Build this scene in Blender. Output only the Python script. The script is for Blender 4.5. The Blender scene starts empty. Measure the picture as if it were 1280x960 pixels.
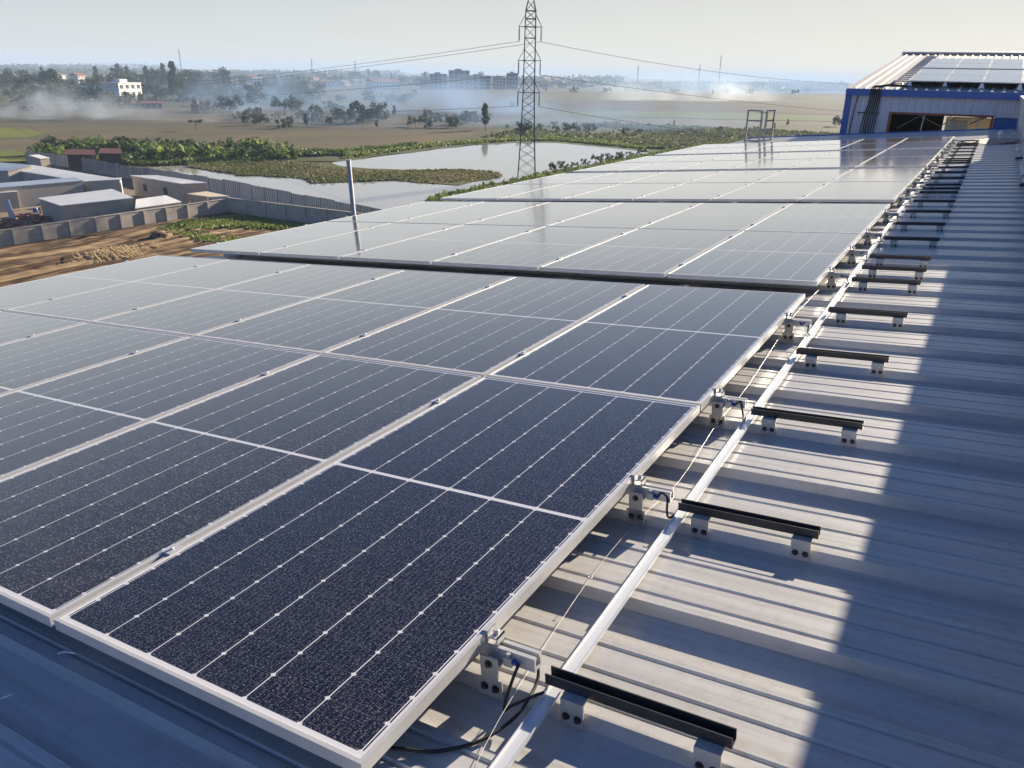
import bpy, bmesh, math, random
from mathutils import Vector, Matrix, noise as mnoise
sc = bpy.context.scene
random.seed(7)
# ------------------------------------------------------------------ camera, sky, sun, exposure
FPX, TH = 977.85, 0.08848
CR = Matrix(((0.86220411, 0.50616943, 0.01991442), (0.20280675, -0.30890038, -0.92922009), (-0.46419123, 0.80521616, -0.36898975)))
CP = Vector((0.87493239, -0.91611559, 1.35529575))
cam = bpy.data.cameras.new('camera'); camo = bpy.data.objects.new('camera', cam)
sc.collection.objects.link(camo); sc.camera = camo
cam.sensor_width = 36; cam.lens = FPX / 1280 * 36; cam.clip_start = 0.05; cam.clip_end = 20000
rx, dn, fw = CR[0], CR[1], CR[2]
m4 = Matrix((rx, -dn, -fw)).transposed().to_4x4(); m4.translation = CP
camo.matrix_world = m4
SUN = Vector((0.19, 1.0, 0.33)).normalized()
world = bpy.data.worlds.new('World'); sc.world = world; world.use_nodes = True
wn = world.node_tree.nodes; wl = world.node_tree.links
sky = wn.new('ShaderNodeTexSky'); sky.sky_type = 'NISHITA'; sky.sun_disc = False
sky.sun_elevation = math.asin(SUN.z); sky.sun_rotation = math.atan2(SUN.x, SUN.y)
sky.altitude = 20; sky.air_density = 0.85; sky.dust_density = 0.45; sky.ozone_density = 2.5
bg = wn['Background']; bg.inputs['Strength'].default_value = 0.05
# pale, dusty band of air low over the horizon; Nishita sky, reweighted by direction, above it
wtc = wn.new('ShaderNodeTexCoord'); wsp = wn.new('ShaderNodeSeparateXYZ'); wl.new(wtc.outputs['Generated'], wsp.inputs[0])
wr = wn.new('ShaderNodeValToRGB'); we = wr.color_ramp.elements; we[0].position = 0.0; we[0].color = (7.2, 6.9, 6.15, 1); we[1].position = 0.36; we[1].color = (1.0, 1.8, 3.1, 1)
em = we.new(0.13); em.color = (5.0, 5.2, 5.2, 1)
wl.new(wsp.outputs[2], wr.inputs[0])
wf = wn.new('ShaderNodeMapRange'); wf.inputs['From Min'].default_value = 0.10; wf.inputs['From Max'].default_value = 0.5; wf.inputs['To Min'].default_value = 0.92; wf.inputs['To Max'].default_value = 0.0
wl.new(wsp.outputs[2], wf.inputs['Value'])
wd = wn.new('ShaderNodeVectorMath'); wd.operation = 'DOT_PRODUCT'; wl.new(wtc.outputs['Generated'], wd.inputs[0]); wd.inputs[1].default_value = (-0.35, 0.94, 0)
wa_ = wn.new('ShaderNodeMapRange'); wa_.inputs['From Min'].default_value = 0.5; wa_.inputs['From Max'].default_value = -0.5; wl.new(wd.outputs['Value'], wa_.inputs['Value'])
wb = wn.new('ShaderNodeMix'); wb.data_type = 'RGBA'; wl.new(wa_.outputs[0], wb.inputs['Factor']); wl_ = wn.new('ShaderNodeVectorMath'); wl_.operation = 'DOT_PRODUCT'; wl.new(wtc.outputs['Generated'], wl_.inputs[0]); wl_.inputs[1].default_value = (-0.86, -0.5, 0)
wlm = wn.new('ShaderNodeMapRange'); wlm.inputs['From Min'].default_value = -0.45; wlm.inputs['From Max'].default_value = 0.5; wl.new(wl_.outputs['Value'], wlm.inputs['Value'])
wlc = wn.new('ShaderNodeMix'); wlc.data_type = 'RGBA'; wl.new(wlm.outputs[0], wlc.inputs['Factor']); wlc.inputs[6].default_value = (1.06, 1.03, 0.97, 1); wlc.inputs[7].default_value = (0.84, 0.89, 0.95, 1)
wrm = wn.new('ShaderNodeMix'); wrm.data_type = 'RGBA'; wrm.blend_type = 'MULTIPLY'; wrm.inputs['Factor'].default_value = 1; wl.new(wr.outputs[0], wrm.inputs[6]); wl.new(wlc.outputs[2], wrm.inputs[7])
wl.new(wrm.outputs[2], wb.inputs[6]); wb.inputs[7].default_value = (1.5, 1.95, 2.9, 1)   # the low band away from the sun is dimmer and bluer
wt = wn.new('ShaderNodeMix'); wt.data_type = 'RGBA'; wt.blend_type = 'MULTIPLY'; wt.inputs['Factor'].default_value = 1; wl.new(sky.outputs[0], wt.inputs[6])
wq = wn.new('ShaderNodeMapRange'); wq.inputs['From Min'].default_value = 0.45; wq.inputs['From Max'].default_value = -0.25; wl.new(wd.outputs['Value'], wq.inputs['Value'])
wu = wn.new('ShaderNodeMix'); wu.data_type = 'RGBA'; wl.new(wq.outputs[0], wu.inputs['Factor']); wu.inputs[6].default_value = (0.26, 0.35, 0.52, 1); wu.inputs[7].default_value = (1.0, 1.32, 1.85, 1)  # upper sky dimmed ahead, raised and bluer behind to fill the roof shade
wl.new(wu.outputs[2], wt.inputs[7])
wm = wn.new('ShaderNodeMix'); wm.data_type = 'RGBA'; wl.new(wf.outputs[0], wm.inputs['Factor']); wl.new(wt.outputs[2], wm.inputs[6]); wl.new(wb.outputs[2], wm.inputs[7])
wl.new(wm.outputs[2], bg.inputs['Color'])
sl = bpy.data.lights.new('sun', 'SUN'); sl.energy = 5.0; sl.angle = math.radians(0.53); sl.color = (1.0, 0.87, 0.70)
so = bpy.data.objects.new('sun', sl); sc.collection.objects.link(so)
so.rotation_euler = SUN.to_track_quat('Z', 'Y').to_euler()
sc.view_settings.view_transform = 'Standard'; sc.view_settings.look = 'None'
sc.view_settings.exposure = 1.42; sc.view_settings.gamma = 1
sc.view_settings.use_curve_mapping = False
sc.render.film_transparent = False
sc.cycles.volume_bounces = 0; sc.cycles.max_bounces = 8; sc.cycles.transparent_max_bounces = 16
sc.cycles.volume_step_rate = 1.0; sc.cycles.volume_max_steps = 64
sc.cycles.sample_clamp_indirect = 6
sc.cycles.use_denoising = True

# ------------------------------------------------------------------ helpers
GZ = -17.0
def ray(u, v):
    d = Vector(((u - 640) / FPX, (v - 480) / FPX, 1.0))
    return Vector((rx[i] * d.x + dn[i] * d.y + fw[i] * d.z for i in range(3)))
def G(u, v, z=GZ):
    d = ray(u, v); return CP + d * ((z - CP.z) / d.z)
def onplane(u, v, p, n):
    d = ray(u, v); return CP + d * ((Vector(p) - CP).dot(n) / d.dot(n))
def zat(X, Y, v):
    lo, hi = -30.0, 80.0
    for i in range(50):
        m = (lo + hi) / 2; q = Vector((X, Y, m)) - CP
        if 480 + FPX * dn.dot(q) / fw.dot(q) > v: lo = m
        else: hi = m
    return m
def depth(p): return fw.dot(Vector(p) - CP)
ROOF = Matrix(((math.cos(TH), 0, -math.sin(TH)), (0, 1, 0), (math.sin(TH), 0, math.cos(TH))))
ROOF4 = ROOF.to_4x4()
def rp(x, y, z): return ROOF @ Vector((x, y, z))
def onroof(u, v, z=-0.18):
    n = ROOF @ Vector((0, 0, 1)); return ROOF.transposed() @ onplane(u, v, rp(0, 0, z), n)

ORD = ['first', 'second', 'third', 'fourth', 'fifth', 'sixth', 'seventh', 'eighth', 'ninth', 'tenth', 'eleventh', 'twelfth', 'thirteenth',
       'fourteenth', 'fifteenth', 'sixteenth', 'seventeenth', 'eighteenth', 'nineteenth', 'twentieth']
ORD += ['twenty-' + o for o in ORD[:9]] + ['thirtieth'] + ['thirty-' + o for o in ORD[:9]] + ['fortieth'] + ['forty-' + o for o in ORD[:9]] + ['fiftieth'] + ['fifty-' + o for o in ORD[:9]]

def tag(o, label=None, cat=None, group=None, kind=None):
    if label: o['label'] = label
    if cat: o['category'] = cat
    if group: o['group'] = group
    if kind: o['kind'] = kind
    return o
def thing(name, label, cat, loc=(0, 0, 0), group=None, roof=False, rz=0):
    o = bpy.data.objects.new(name, None); sc.collection.objects.link(o)
    o.empty_display_size = 0.1
    if roof:
        o.location = rp(*loc); o.rotation_euler = (0, -TH, 0)
    else:
        o.location = loc; o.rotation_euler = (0, 0, rz)
    return tag(o, label, cat, group)
def dup(root, loc=None, label=None):
    c = root.copy(); sc.collection.objects.link(c)
    for ch in root.children:
        d = ch.copy(); sc.collection.objects.link(d); d.parent = c
        if d.name.startswith('glass'): d.material_slots[0].link = 'DATA'
        for g in ch.children:
            e = g.copy(); sc.collection.objects.link(e); e.parent = d
    if loc is not None: c.location = loc
    if label: c['label'] = label
    return c

class MB:
    def __init__(s): s.b = bmesh.new(); s.mi = 0
    def face(s, pts):
        f = s.b.faces.new([s.b.verts.new(p) for p in pts]); f.material_index = s.mi; return f
    def box(s, lo, hi, M=None):
        x0, y0, z0 = lo; x1, y1, z1 = hi
        P = [Vector(p) for p in ((x0, y0, z0), (x1, y0, z0), (x1, y1, z0), (x0, y1, z0), (x0, y0, z1), (x1, y0, z1), (x1, y1, z1), (x0, y1, z1))]
        if M is not None: P = [M @ p for p in P]
        s.hexa(P); return s
    def hexa(s, P):
        V = [s.b.verts.new(p) for p in P]
        for q in ((3, 2, 1, 0), (4, 5, 6, 7), (0, 1, 5, 4), (1, 2, 6, 5), (2, 3, 7, 6), (3, 0, 4, 7)):
            s.b.faces.new([V[i] for i in q]).material_index = s.mi
        return s
    def prism(s, poly, a, b, cap=True):
        """poly: list of points, extruded by vectors a -> b offsets"""
        a, b = Vector(a), Vector(b)
        A = [s.b.verts.new(Vector(p) + a) for p in poly]; B = [s.b.verts.new(Vector(p) + b) for p in poly]
        n = len(poly)
        for i in range(n):
            s.b.faces.new((A[i], A[(i + 1) % n], B[(i + 1) % n], B[i])).material_index = s.mi
        if cap:
            s.b.faces.new(A[::-1]).material_index = s.mi; s.b.faces.new(B).material_index = s.mi
        return s
    def tube(s, pts, r, n=8, r2=None, cap=True):
        pts = [Vector(p) for p in pts]; rings = []; up = None
        for i, p in enumerate(pts):
            t = (pts[min(i + 1, len(pts) - 1)] - pts[max(i - 1, 0)]).normalized()
            if up is None: up = Vector((0, 0, 1)) if abs(t.z) < 0.9 else Vector((1, 0, 0))
            a = t.cross(up).normalized(); c = a.cross(t).normalized(); up = c
            rr = r if r2 is None else r + (r2 - r) * i / max(1, len(pts) - 1)
            rings.append([s.b.verts.new(p + (a * math.cos(k * 2 * math.pi / n) + c * math.sin(k * 2 * math.pi / n)) * rr) for k in range(n)])
        for A, B in zip(rings, rings[1:]):
            for k in range(n):
                f = s.b.faces.new((A[k], A[(k + 1) % n], B[(k + 1) % n], B[k])); f.material_index = s.mi; f.smooth = True
        if cap:
            s.b.faces.new(rings[0][::-1]); s.b.faces.new(rings[-1])
        return s
    def bar(s, a, b, w, h=None):
        """square bar"""
        h = h or w; a, b = Vector(a), Vector(b); t = (b - a).normalized()
        up = Vector((0, 0, 1)) if abs(t.z) < 0.95 else Vector((0, 1, 0))
        x = t.cross(up).normalized(); y = x.cross(t).normalized()
        P = []
        for q in (a, b):
            for sx, sy in ((-1, -1), (1, -1), (1, 1), (-1, 1)): P.append(q + x * sx * w / 2 + y * sy * h / 2)
        return s.hexa(P)
    def blob(s, c, r, sub=2, sc3=(1, 1, 1), nz=0.0, seed=0):
        res = bmesh.ops.create_icosphere(s.b, subdivisions=sub, radius=1.0)
        for v in res['verts']:
            k = 1 + nz * mnoise.noise(v.co * 1.7 + Vector((seed * 3.1, seed, 0)))
            v.co = Vector(c) + Vector((v.co.x * sc3[0], v.co.y * sc3[1], v.co.z * sc3[2])) * r * k
        return s
    def build(s, name, mats, parent=None, recalc=True, M=None):
        if recalc: bmesh.ops.recalc_face_normals(s.b, faces=s.b.faces[:])
        me = bpy.data.meshes.new(name); s.b.to_mesh(me); s.b.free()
        if M is not None: me.transform(M)
        for m in (mats if isinstance(mats, (list, tuple)) else [mats]): me.materials.append(m)
        o = bpy.data.objects.new(name, me); sc.collection.objects.link(o)
        if parent is not None: o.parent = parent
        return o

# ------------------------------------------------------------------ materials
def newmat(name):
    m = bpy.data.materials.new(name); m.use_nodes = True
    nt = m.node_tree; return m, nt, nt.nodes, nt.links, nt.nodes['Principled BSDF']
def pm(name, c1, c2=None, scale=5.0, rough=0.6, metal=0.0, bump=0.0, stretch=(1, 1, 1), coord='Object', detail=6, bscale=None, spec=0.5, rr=0.0, lo=0.3, hi=0.7):
    m, nt, N, L, P = newmat(name)
    c2 = c2 or tuple(x * 0.8 for x in c1)
    tc = N.new('ShaderNodeTexCoord'); mp = N.new('ShaderNodeMapping'); mp.inputs['Scale'].default_value = stretch
    L.new(tc.outputs[coord], mp.inputs['Vector'])
    nz = N.new('ShaderNodeTexNoise'); nz.inputs['Scale'].default_value = scale; nz.inputs['Detail'].default_value = detail
    nz.inputs['Roughness'].default_value = 0.6
    L.new(mp.outputs[0], nz.inputs['Vector'])
    cr = N.new('ShaderNodeValToRGB'); cr.color_ramp.elements[0].position = lo; cr.color_ramp.elements[1].position = hi
    cr.color_ramp.elements[0].color = (*c1, 1); cr.color_ramp.elements[1].color = (*c2, 1)
    L.new(nz.outputs['Fac'], cr.inputs[0]); L.new(cr.outputs[0], P.inputs['Base Color'])
    P.inputs['Roughness'].default_value = rough; P.inputs['Metallic'].default_value = metal
    P.inputs['Specular IOR Level'].default_value = spec
    if rr:
        mr = N.new('ShaderNodeMapRange'); mr.inputs['To Min'].default_value = rough - rr; mr.inputs['To Max'].default_value = rough + rr
        L.new(nz.outputs['Fac'], mr.inputs['Value']); L.new(mr.outputs[0], P.inputs['Roughness'])
    if bump:
        nb = N.new('ShaderNodeTexNoise'); nb.inputs['Scale'].default_value = bscale or scale * 6; nb.inputs['Detail'].default_value = 4
        L.new(mp.outputs[0], nb.inputs['Vector'])
        b = N.new('ShaderNodeBump'); b.inputs['Strength'].default_value = bump; b.inputs['Distance'].default_value = 0.02
        L.new(nb.outputs['Fac'], b.inputs['Height']); L.new(b.outputs[0], P.inputs['Normal'])
    return m
def leafmat(name, c1, c2, scale=0.6, tr=0.35):
    m, nt, N, L, P = newmat(name)
    tc = N.new('ShaderNodeTexCoord'); nz = N.new('ShaderNodeTexNoise'); nz.inputs['Scale'].default_value = scale; nz.inputs['Detail'].default_value = 5
    L.new(tc.outputs['Object'], nz.inputs['Vector'])
    oi = N.new('ShaderNodeObjectInfo')
    ad = N.new('ShaderNodeMath'); ad.operation = 'MULTIPLY_ADD'; ad.inputs[1].default_value = 0.35; L.new(oi.outputs['Random'], ad.inputs[0])
    sb = N.new('ShaderNodeMath'); sb.operation = 'SUBTRACT'; sb.inputs[1].default_value = 0.17; L.new(nz.outputs['Fac'], sb.inputs[0]); L.new(sb.outputs[0], ad.inputs[2])
    cr = N.new('ShaderNodeValToRGB'); cr.color_ramp.elements[0].position = 0.3; cr.color_ramp.elements[1].position = 0.72
    cr.color_ramp.elements[0].color = (*c1, 1); cr.color_ramp.elements[1].color = (*c2, 1); L.new(ad.outputs[0], cr.inputs[0])
    L.new(cr.outputs[0], P.inputs['Base Color']); P.inputs['Roughness'].default_value = 0.55; P.inputs['Specular IOR Level'].default_value = 0.3
    t = N.new('ShaderNodeBsdfTranslucent'); L.new(cr.outputs[0], t.inputs['Color'])
    mx = N.new('ShaderNodeMixShader'); mx.inputs[0].default_value = tr
    L.new(P.outputs[0], mx.inputs[1]); L.new(t.outputs[0], mx.inputs[2]); L.new(mx.outputs[0], N['Material Output'].inputs['Surface'])
    return m

class Ex:
    """tiny math-node expression builder"""
    def __init__(s, N, L): s.N, s.L = N, L
    def op(s, o, *a):
        n = s.N.new('ShaderNodeMath'); n.operation = o
        for i, x in enumerate(a):
            if isinstance(x, (int, float)): n.inputs[i].default_value = x
            else: s.L.new(x, n.inputs[i])
        return n.outputs[0]

PW, PL, PT = 1.134, 2.278, 0.035
def make_cell_mat(name, b1, b2, fleck):
    m, nt, N, L, P = newmat(name)
    e = Ex(N, L); tc = N.new('ShaderNodeTexCoord'); sp = N.new('ShaderNodeSeparateXYZ'); L.new(tc.outputs['Object'], sp.inputs[0])
    X, Y = sp.outputs[0], sp.outputs[1]
    mx0 = 0.026; px = (PW - 2 * mx0) / 6
    half = (PL - 2 * 0.028 - 0.018) / 2; py = half / 12
    # distance to nearest column line
    fx = e.op('DIVIDE', e.op('SUBTRACT', X, mx0), px)
    dxl = e.op('MULTIPLY', e.op('ABSOLUTE', e.op('SUBTRACT', fx, e.op('ROUND', fx))), px)
    # fold y about the middle
    yc = e.op('SUBTRACT', e.op('ABSOLUTE', e.op('SUBTRACT', Y, PL / 2)), 0.009)   # 0 .. half
    fy = e.op('DIVIDE', yc, py)
    dyl = e.op('MULTIPLY', e.op('ABSOLUTE', e.op('SUBTRACT', fy, e.op('ROUND', fy))), py)
    def less(a, t): return e.op('LESS_THAN', a, t)
    colline = less(dxl, 0.0017)
    diamond = less(e.op('ADD', dxl, dyl), 0.0085)
    mid = less(yc, 0.0)
    rowline = less(dyl, 0.0009)
    outx = e.op('GREATER_THAN', e.op('ABSOLUTE', e.op('SUBTRACT', X, PW / 2)), PW / 2 - mx0 + 0.006)
    outy = e.op('GREATER_THAN', yc, half + 0.001)
    # corner diamonds only inside
    white = e.op('MAXIMUM', e.op('MAXIMUM', colline, diamond), e.op('MAXIMUM', mid, e.op('MAXIMUM', outx, outy)))
    fb = e.op('MULTIPLY', fx, 10.0)
    dbl = e.op('MULTIPLY', e.op('ABSOLUTE', e.op('SUBTRACT', e.op('FRACT', fb), 0.5)), px / 10)
    bus = less(dbl, 0.0007)
    # flecks: sparkle of the structured glass, painted into the base colour
    oi = N.new('ShaderNodeObjectInfo')
    cmb = N.new('ShaderNodeCombineXYZ'); L.new(e.op('MULTIPLY', X, 150.0), cmb.inputs[0]); L.new(e.op('MULTIPLY', Y, 310.0), cmb.inputs[1])
    L.new(e.op('MULTIPLY', oi.outputs['Random'], 300.0), cmb.inputs[2])
    nf = N.new('ShaderNodeTexNoise'); nf.inputs['Scale'].default_value = 1.0; nf.inputs['Detail'].default_value = 2.0; L.new(cmb.outputs[0], nf.inputs['Vector'])
    fl = N.new('ShaderNodeMapRange'); fl.inputs['From Min'].default_value = 0.55; fl.inputs['From Max'].default_value = 0.66; L.new(nf.outputs['Fac'], fl.inputs['Value'])
    # slow dust/tint variation
    cm2 = N.new('ShaderNodeCombineXYZ'); L.new(X, cm2.inputs[0]); L.new(Y, cm2.inputs[1]); L.new(e.op('MULTIPLY', oi.outputs['Random'], 90.0), cm2.inputs[2])
    nd = N.new('ShaderNodeTexNoise'); nd.inputs['Scale'].default_value = 1.6; nd.inputs['Detail'].default_value = 5; L.new(cm2.outputs[0], nd.inputs['Vector'])
    def mix(f, a, b):
        n = N.new('ShaderNodeMix'); n.data_type = 'RGBA'
        if isinstance(f, (int, float)): n.inputs['Factor'].default_value = f
        else: L.new(f, n.inputs['Factor'])
        for k, x in ((6, a), (7, b)):
            if isinstance(x, tuple): n.inputs[k].default_value = (*x, 1)
            else: L.new(x, n.inputs[k])
        return n.outputs[2]
    base = mix(nd.outputs['Fac'], b1, b2)
    cw = N.new('ShaderNodeCombineXYZ'); L.new(e.op('FLOOR', fx), cw.inputs[0]); L.new(e.op('FLOOR', e.op('DIVIDE', Y, py)), cw.inputs[1]); L.new(e.op('MULTIPLY', oi.outputs['Random'], 77.0), cw.inputs[2])
    wnz = N.new('ShaderNodeTexWhiteNoise'); L.new(cw.outputs[0], wnz.inputs['Vector'])
    base = mix(e.op('MULTIPLY', wnz.outputs['Value'], 0.45), base, tuple(x * 2.2 for x in b2))
    base = mix(e.op('MULTIPLY', fl.outputs[0], 0.85), base, fleck)
    base = mix(e.op('MULTIPLY', bus, 0.45), base, (0.14, 0.14, 0.16))
    base = mix(e.op('MULTIPLY', rowline, 0.3), base, (0.16, 0.16, 0.18))
    base = mix(white, base, (0.62, 0.62, 0.64))
    L.new(base, P.inputs['Base Color'])
    rg = N.new('ShaderNodeMapRange'); rg.inputs['To Min'].default_value = 0.07; rg.inputs['To Max'].default_value = 0.14; L.new(nd.outputs['Fac'], rg.inputs['Value'])
    L.new(rg.outputs[0], P.inputs['Roughness'])
    P.inputs['IOR'].default_value = 1.5; P.inputs['Coat Weight'].default_value = 1.0; P.inputs['Coat IOR'].default_value = 1.55; P.inputs['Coat Roughness'].default_value = 0.09
    P.inputs['Sheen Weight'].default_value = 0.03; P.inputs['Sheen Roughness'].default_value = 0.35; P.inputs['Sheen Tint'].default_value = (0.95, 0.88, 0.8, 1)
    bp = N.new('ShaderNodeBump'); bp.inputs['Strength'].default_value = 0.02; bp.inputs['Distance'].default_value = 0.001
    L.new(nf.outputs['Fac'], bp.inputs['Height']); L.new(bp.outputs[0], P.inputs['Normal'])
    return m
M_CELL = make_cell_mat('solar_cells', (0.008, 0.007, 0.008), (0.013, 0.011, 0.010), (0.20, 0.185, 0.19))
M_CELLB = make_cell_mat('blue_solar_cells', (0.003, 0.0036, 0.010), (0.006, 0.0065, 0.012), (0.16, 0.16, 0.19))
M_ALU = pm('anodised_aluminium', (0.62, 0.62, 0.61), (0.52, 0.52, 0.52), 8, 0.42, 0.35, rr=0.08)
M_ALUB = pm('bright_aluminium', (0.80, 0.82, 0.84), (0.66, 0.68, 0.70), 14, 0.42, 0.4, stretch=(1, 0.1, 1), rr=0.1)
M_GALV = pm('galvanised_steel', (0.55, 0.55, 0.53), (0.42, 0.42, 0.41), 20, 0.45, 0.4, rr=0.1)
M_BLACK = pm('black_anodised', (0.026, 0.027, 0.030), (0.045, 0.046, 0.05), 12, 0.36, 0.2)
M_CABLE = pm('black_rubber', (0.012, 0.012, 0.014), (0.02, 0.02, 0.022), 20, 0.5)
M_BOLT = pm('dark_bolt', (0.10, 0.09, 0.08), (0.05, 0.05, 0.05), 40, 0.4, 0.7)
M_WIRE = pm('steel_wire', (0.6, 0.58, 0.54), (0.5, 0.48, 0.45), 30, 0.4, 0.5)
M_LUG = pm('blue_lug', (0.02, 0.06, 0.35), (0.03, 0.05, 0.25), 20, 0.4)
def roof_mat():
    m = pm('painted_roof_sheet', (0.535, 0.53, 0.515), (0.46, 0.455, 0.445), 3.0, 0.31, 0.0, stretch=(0.25, 1.6, 1), spec=0.6, rr=0.07, detail=9, bump=0.04, bscale=9, lo=0.25, hi=0.75)
    N, L = m.node_tree.nodes, m.node_tree.links; P = N['Principled BSDF']
    src = P.inputs['Base Color'].links[0].from_socket
    tc = N.new('ShaderNodeTexCoord'); n2 = N.new('ShaderNodeTexNoise'); n2.inputs['Scale'].default_value = 22; n2.inputs['Detail'].default_value = 8; n2.inputs['Roughness'].default_value = 0.75
    L.new(tc.outputs['Object'], n2.inputs['Vector'])
    cr = N.new('ShaderNodeValToRGB'); cr.color_ramp.elements[0].position = 0.28; cr.color_ramp.elements[0].color = (0.84, 0.81, 0.77, 1); cr.color_ramp.elements[1].position = 0.5; cr.color_ramp.elements[1].color = (1, 1, 1, 1)
    L.new(n2.outputs['Fac'], cr.inputs[0])
    mx = N.new('ShaderNodeMix'); mx.data_type = 'RGBA'; mx.blend_type = 'MULTIPLY'; mx.inputs['Factor'].default_value = 1
    L.new(src, mx.inputs[6]); L.new(cr.outputs[0], mx.inputs[7])
    mp3 = N.new('ShaderNodeMapping'); mp3.inputs['Scale'].default_value = (0.5, 30, 1); L.new(tc.outputs['Object'], mp3.inputs[0])
    n3 = N.new('ShaderNodeTexNoise'); n3.inputs['Scale'].default_value = 1.6; n3.inputs['Detail'].default_value = 7; L.new(mp3.outputs[0], n3.inputs['Vector'])
    cr3 = N.new('ShaderNodeValToRGB'); cr3.color_ramp.elements[0].position = 0.35; cr3.color_ramp.elements[0].color = (0.84, 0.83, 0.81, 1); cr3.color_ramp.elements[1].position = 0.6; cr3.color_ramp.elements[1].color = (1, 1, 1, 1); L.new(n3.outputs['Fac'], cr3.inputs[0])
    mx3 = N.new('ShaderNodeMix'); mx3.data_type = 'RGBA'; mx3.blend_type = 'MULTIPLY'; mx3.inputs['Factor'].default_value = 1
    L.new(mx.outputs[2], mx3.inputs[6]); L.new(cr3.outputs[0], mx3.inputs[7]); L.new(mx3.outputs[2], P.inputs['Base Color'])
    return m
M_ROOF = roof_mat()
M_WALLG = pm('grey_wall_sheet', (0.58, 0.57, 0.58), (0.48, 0.47, 0.49), 2.0, 0.5, 0.1, stretch=(3, 3, .4))
M_WALLBASE = pm('plaster_wall', (0.55, 0.54, 0.5), (0.48, 0.47, 0.44), 1.0, 0.8)
M_BLUE = pm('blue_trim_paint', (0.03, 0.10, 0.36), (0.035, 0.11, 0.31), 2, 0.42)
M_ORANGE = pm('orange_primer', (0.30, 0.09, 0.035), (0.22, 0.07, 0.03), 6, 0.6)
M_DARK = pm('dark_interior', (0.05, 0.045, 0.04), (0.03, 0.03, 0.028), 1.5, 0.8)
M_TAN = pm('tan_board', (0.42, 0.34, 0.25), (0.34, 0.27, 0.2), 5, 0.7)
M_CARD = pm('pale_carton', (0.6, 0.52, 0.36), (0.52, 0.45, 0.3), 5, 0.7)
M_WHITE = pm('white_plastic', (0.75, 0.75, 0.74), (0.68, 0.68, 0.66), 5, 0.4)
M_STEELP = pm('pylon_steel', (0.075, 0.085, 0.085), (0.05, 0.06, 0.06), 2, 0.6, 0.3)
M_LINE = pm('line_conductor', (0.10, 0.10, 0.10), (0.08, 0.08, 0.08), 2, 0.5, 0.4)
M_CONC = pm('weathered_concrete', (0.43, 0.375, 0.31), (0.29, 0.255, 0.21), 0.8, 0.85, bump=0.3, stretch=(1, 1, 1.8), detail=9)
M_CONC2 = pm('pale_concrete', (0.46, 0.405, 0.335), (0.36, 0.32, 0.265), 0.6, 0.85, detail=8)
M_BLOCK = pm('grey_block_wall', (0.40, 0.34, 0.27), (0.30, 0.255, 0.205), 0.9, 0.9, bump=0.3, detail=8)
M_SHEET = pm('pale_roof_sheeting', (0.64, 0.65, 0.64), (0.54, 0.55, 0.55), 0.5, 0.45, 0.1, stretch=(1, 1, 1), detail=8)
M_SHEETW = pm('white_roof_sheeting', (0.80, 0.79, 0.74), (0.70, 0.69, 0.64), 0.4, 0.5, 0.05, detail=8)
M_SHEETB = pm('bluish_roof_sheeting', (0.33, 0.40, 0.48), (0.27, 0.33, 0.42), 0.4, 0.45, 0.1)
M_FENCE = pm('blue_grey_hoarding', (0.10, 0.13, 0.16), (0.19, 0.21, 0.23), 0.5, 0.55, 0.15, stretch=(3, 3, .3), detail=8)
M_REDROOF = pm('rusty_red_roof', (0.20, 0.075, 0.055), (0.13, 0.055, 0.045), 0.7, 0.7)
M_BRICK = pm('red_brick_pile', (0.34, 0.14, 0.09), (0.22, 0.09, 0.06), 2, 0.9)
M_WOOD = pm('raw_timber', (0.38, 0.27, 0.16), (0.28, 0.2, 0.12), 3, 0.8)
M_STRAW = pm('dry_straw', (0.50, 0.36, 0.17), (0.36, 0.25, 0.12), 2, 0.9)
M_BARK = pm('bark', (0.10, 0.075, 0.05), (0.06, 0.045, 0.03), 2, 0.9)
M_LEAF1 = leafmat('dark_tree_leaves', (0.018, 0.034, 0.016), (0.05, 0.075, 0.028))
M_LEAF2 = leafmat('mid_tree_leaves', (0.03, 0.05, 0.02), (0.075, 0.10, 0.035))
M_BAN = leafmat('banana_leaves', (0.045, 0.085, 0.018), (0.22, 0.28, 0.06), .5, 0.5)
M_GRASS = leafmat('fresh_grass_blades', (0.07, 0.11, 0.022), (0.20, 0.24, 0.05), 0.25, 0.3)
M_REED = leafmat('marsh_reeds', (0.07, 0.09, 0.035), (0.17, 0.18, 0.075), 0.03, 0.3)
M_REEDB = leafmat('brown_marsh_plants', (0.085, 0.10, 0.035), (0.20, 0.155, 0.085), 0.08, 0.5)

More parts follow.
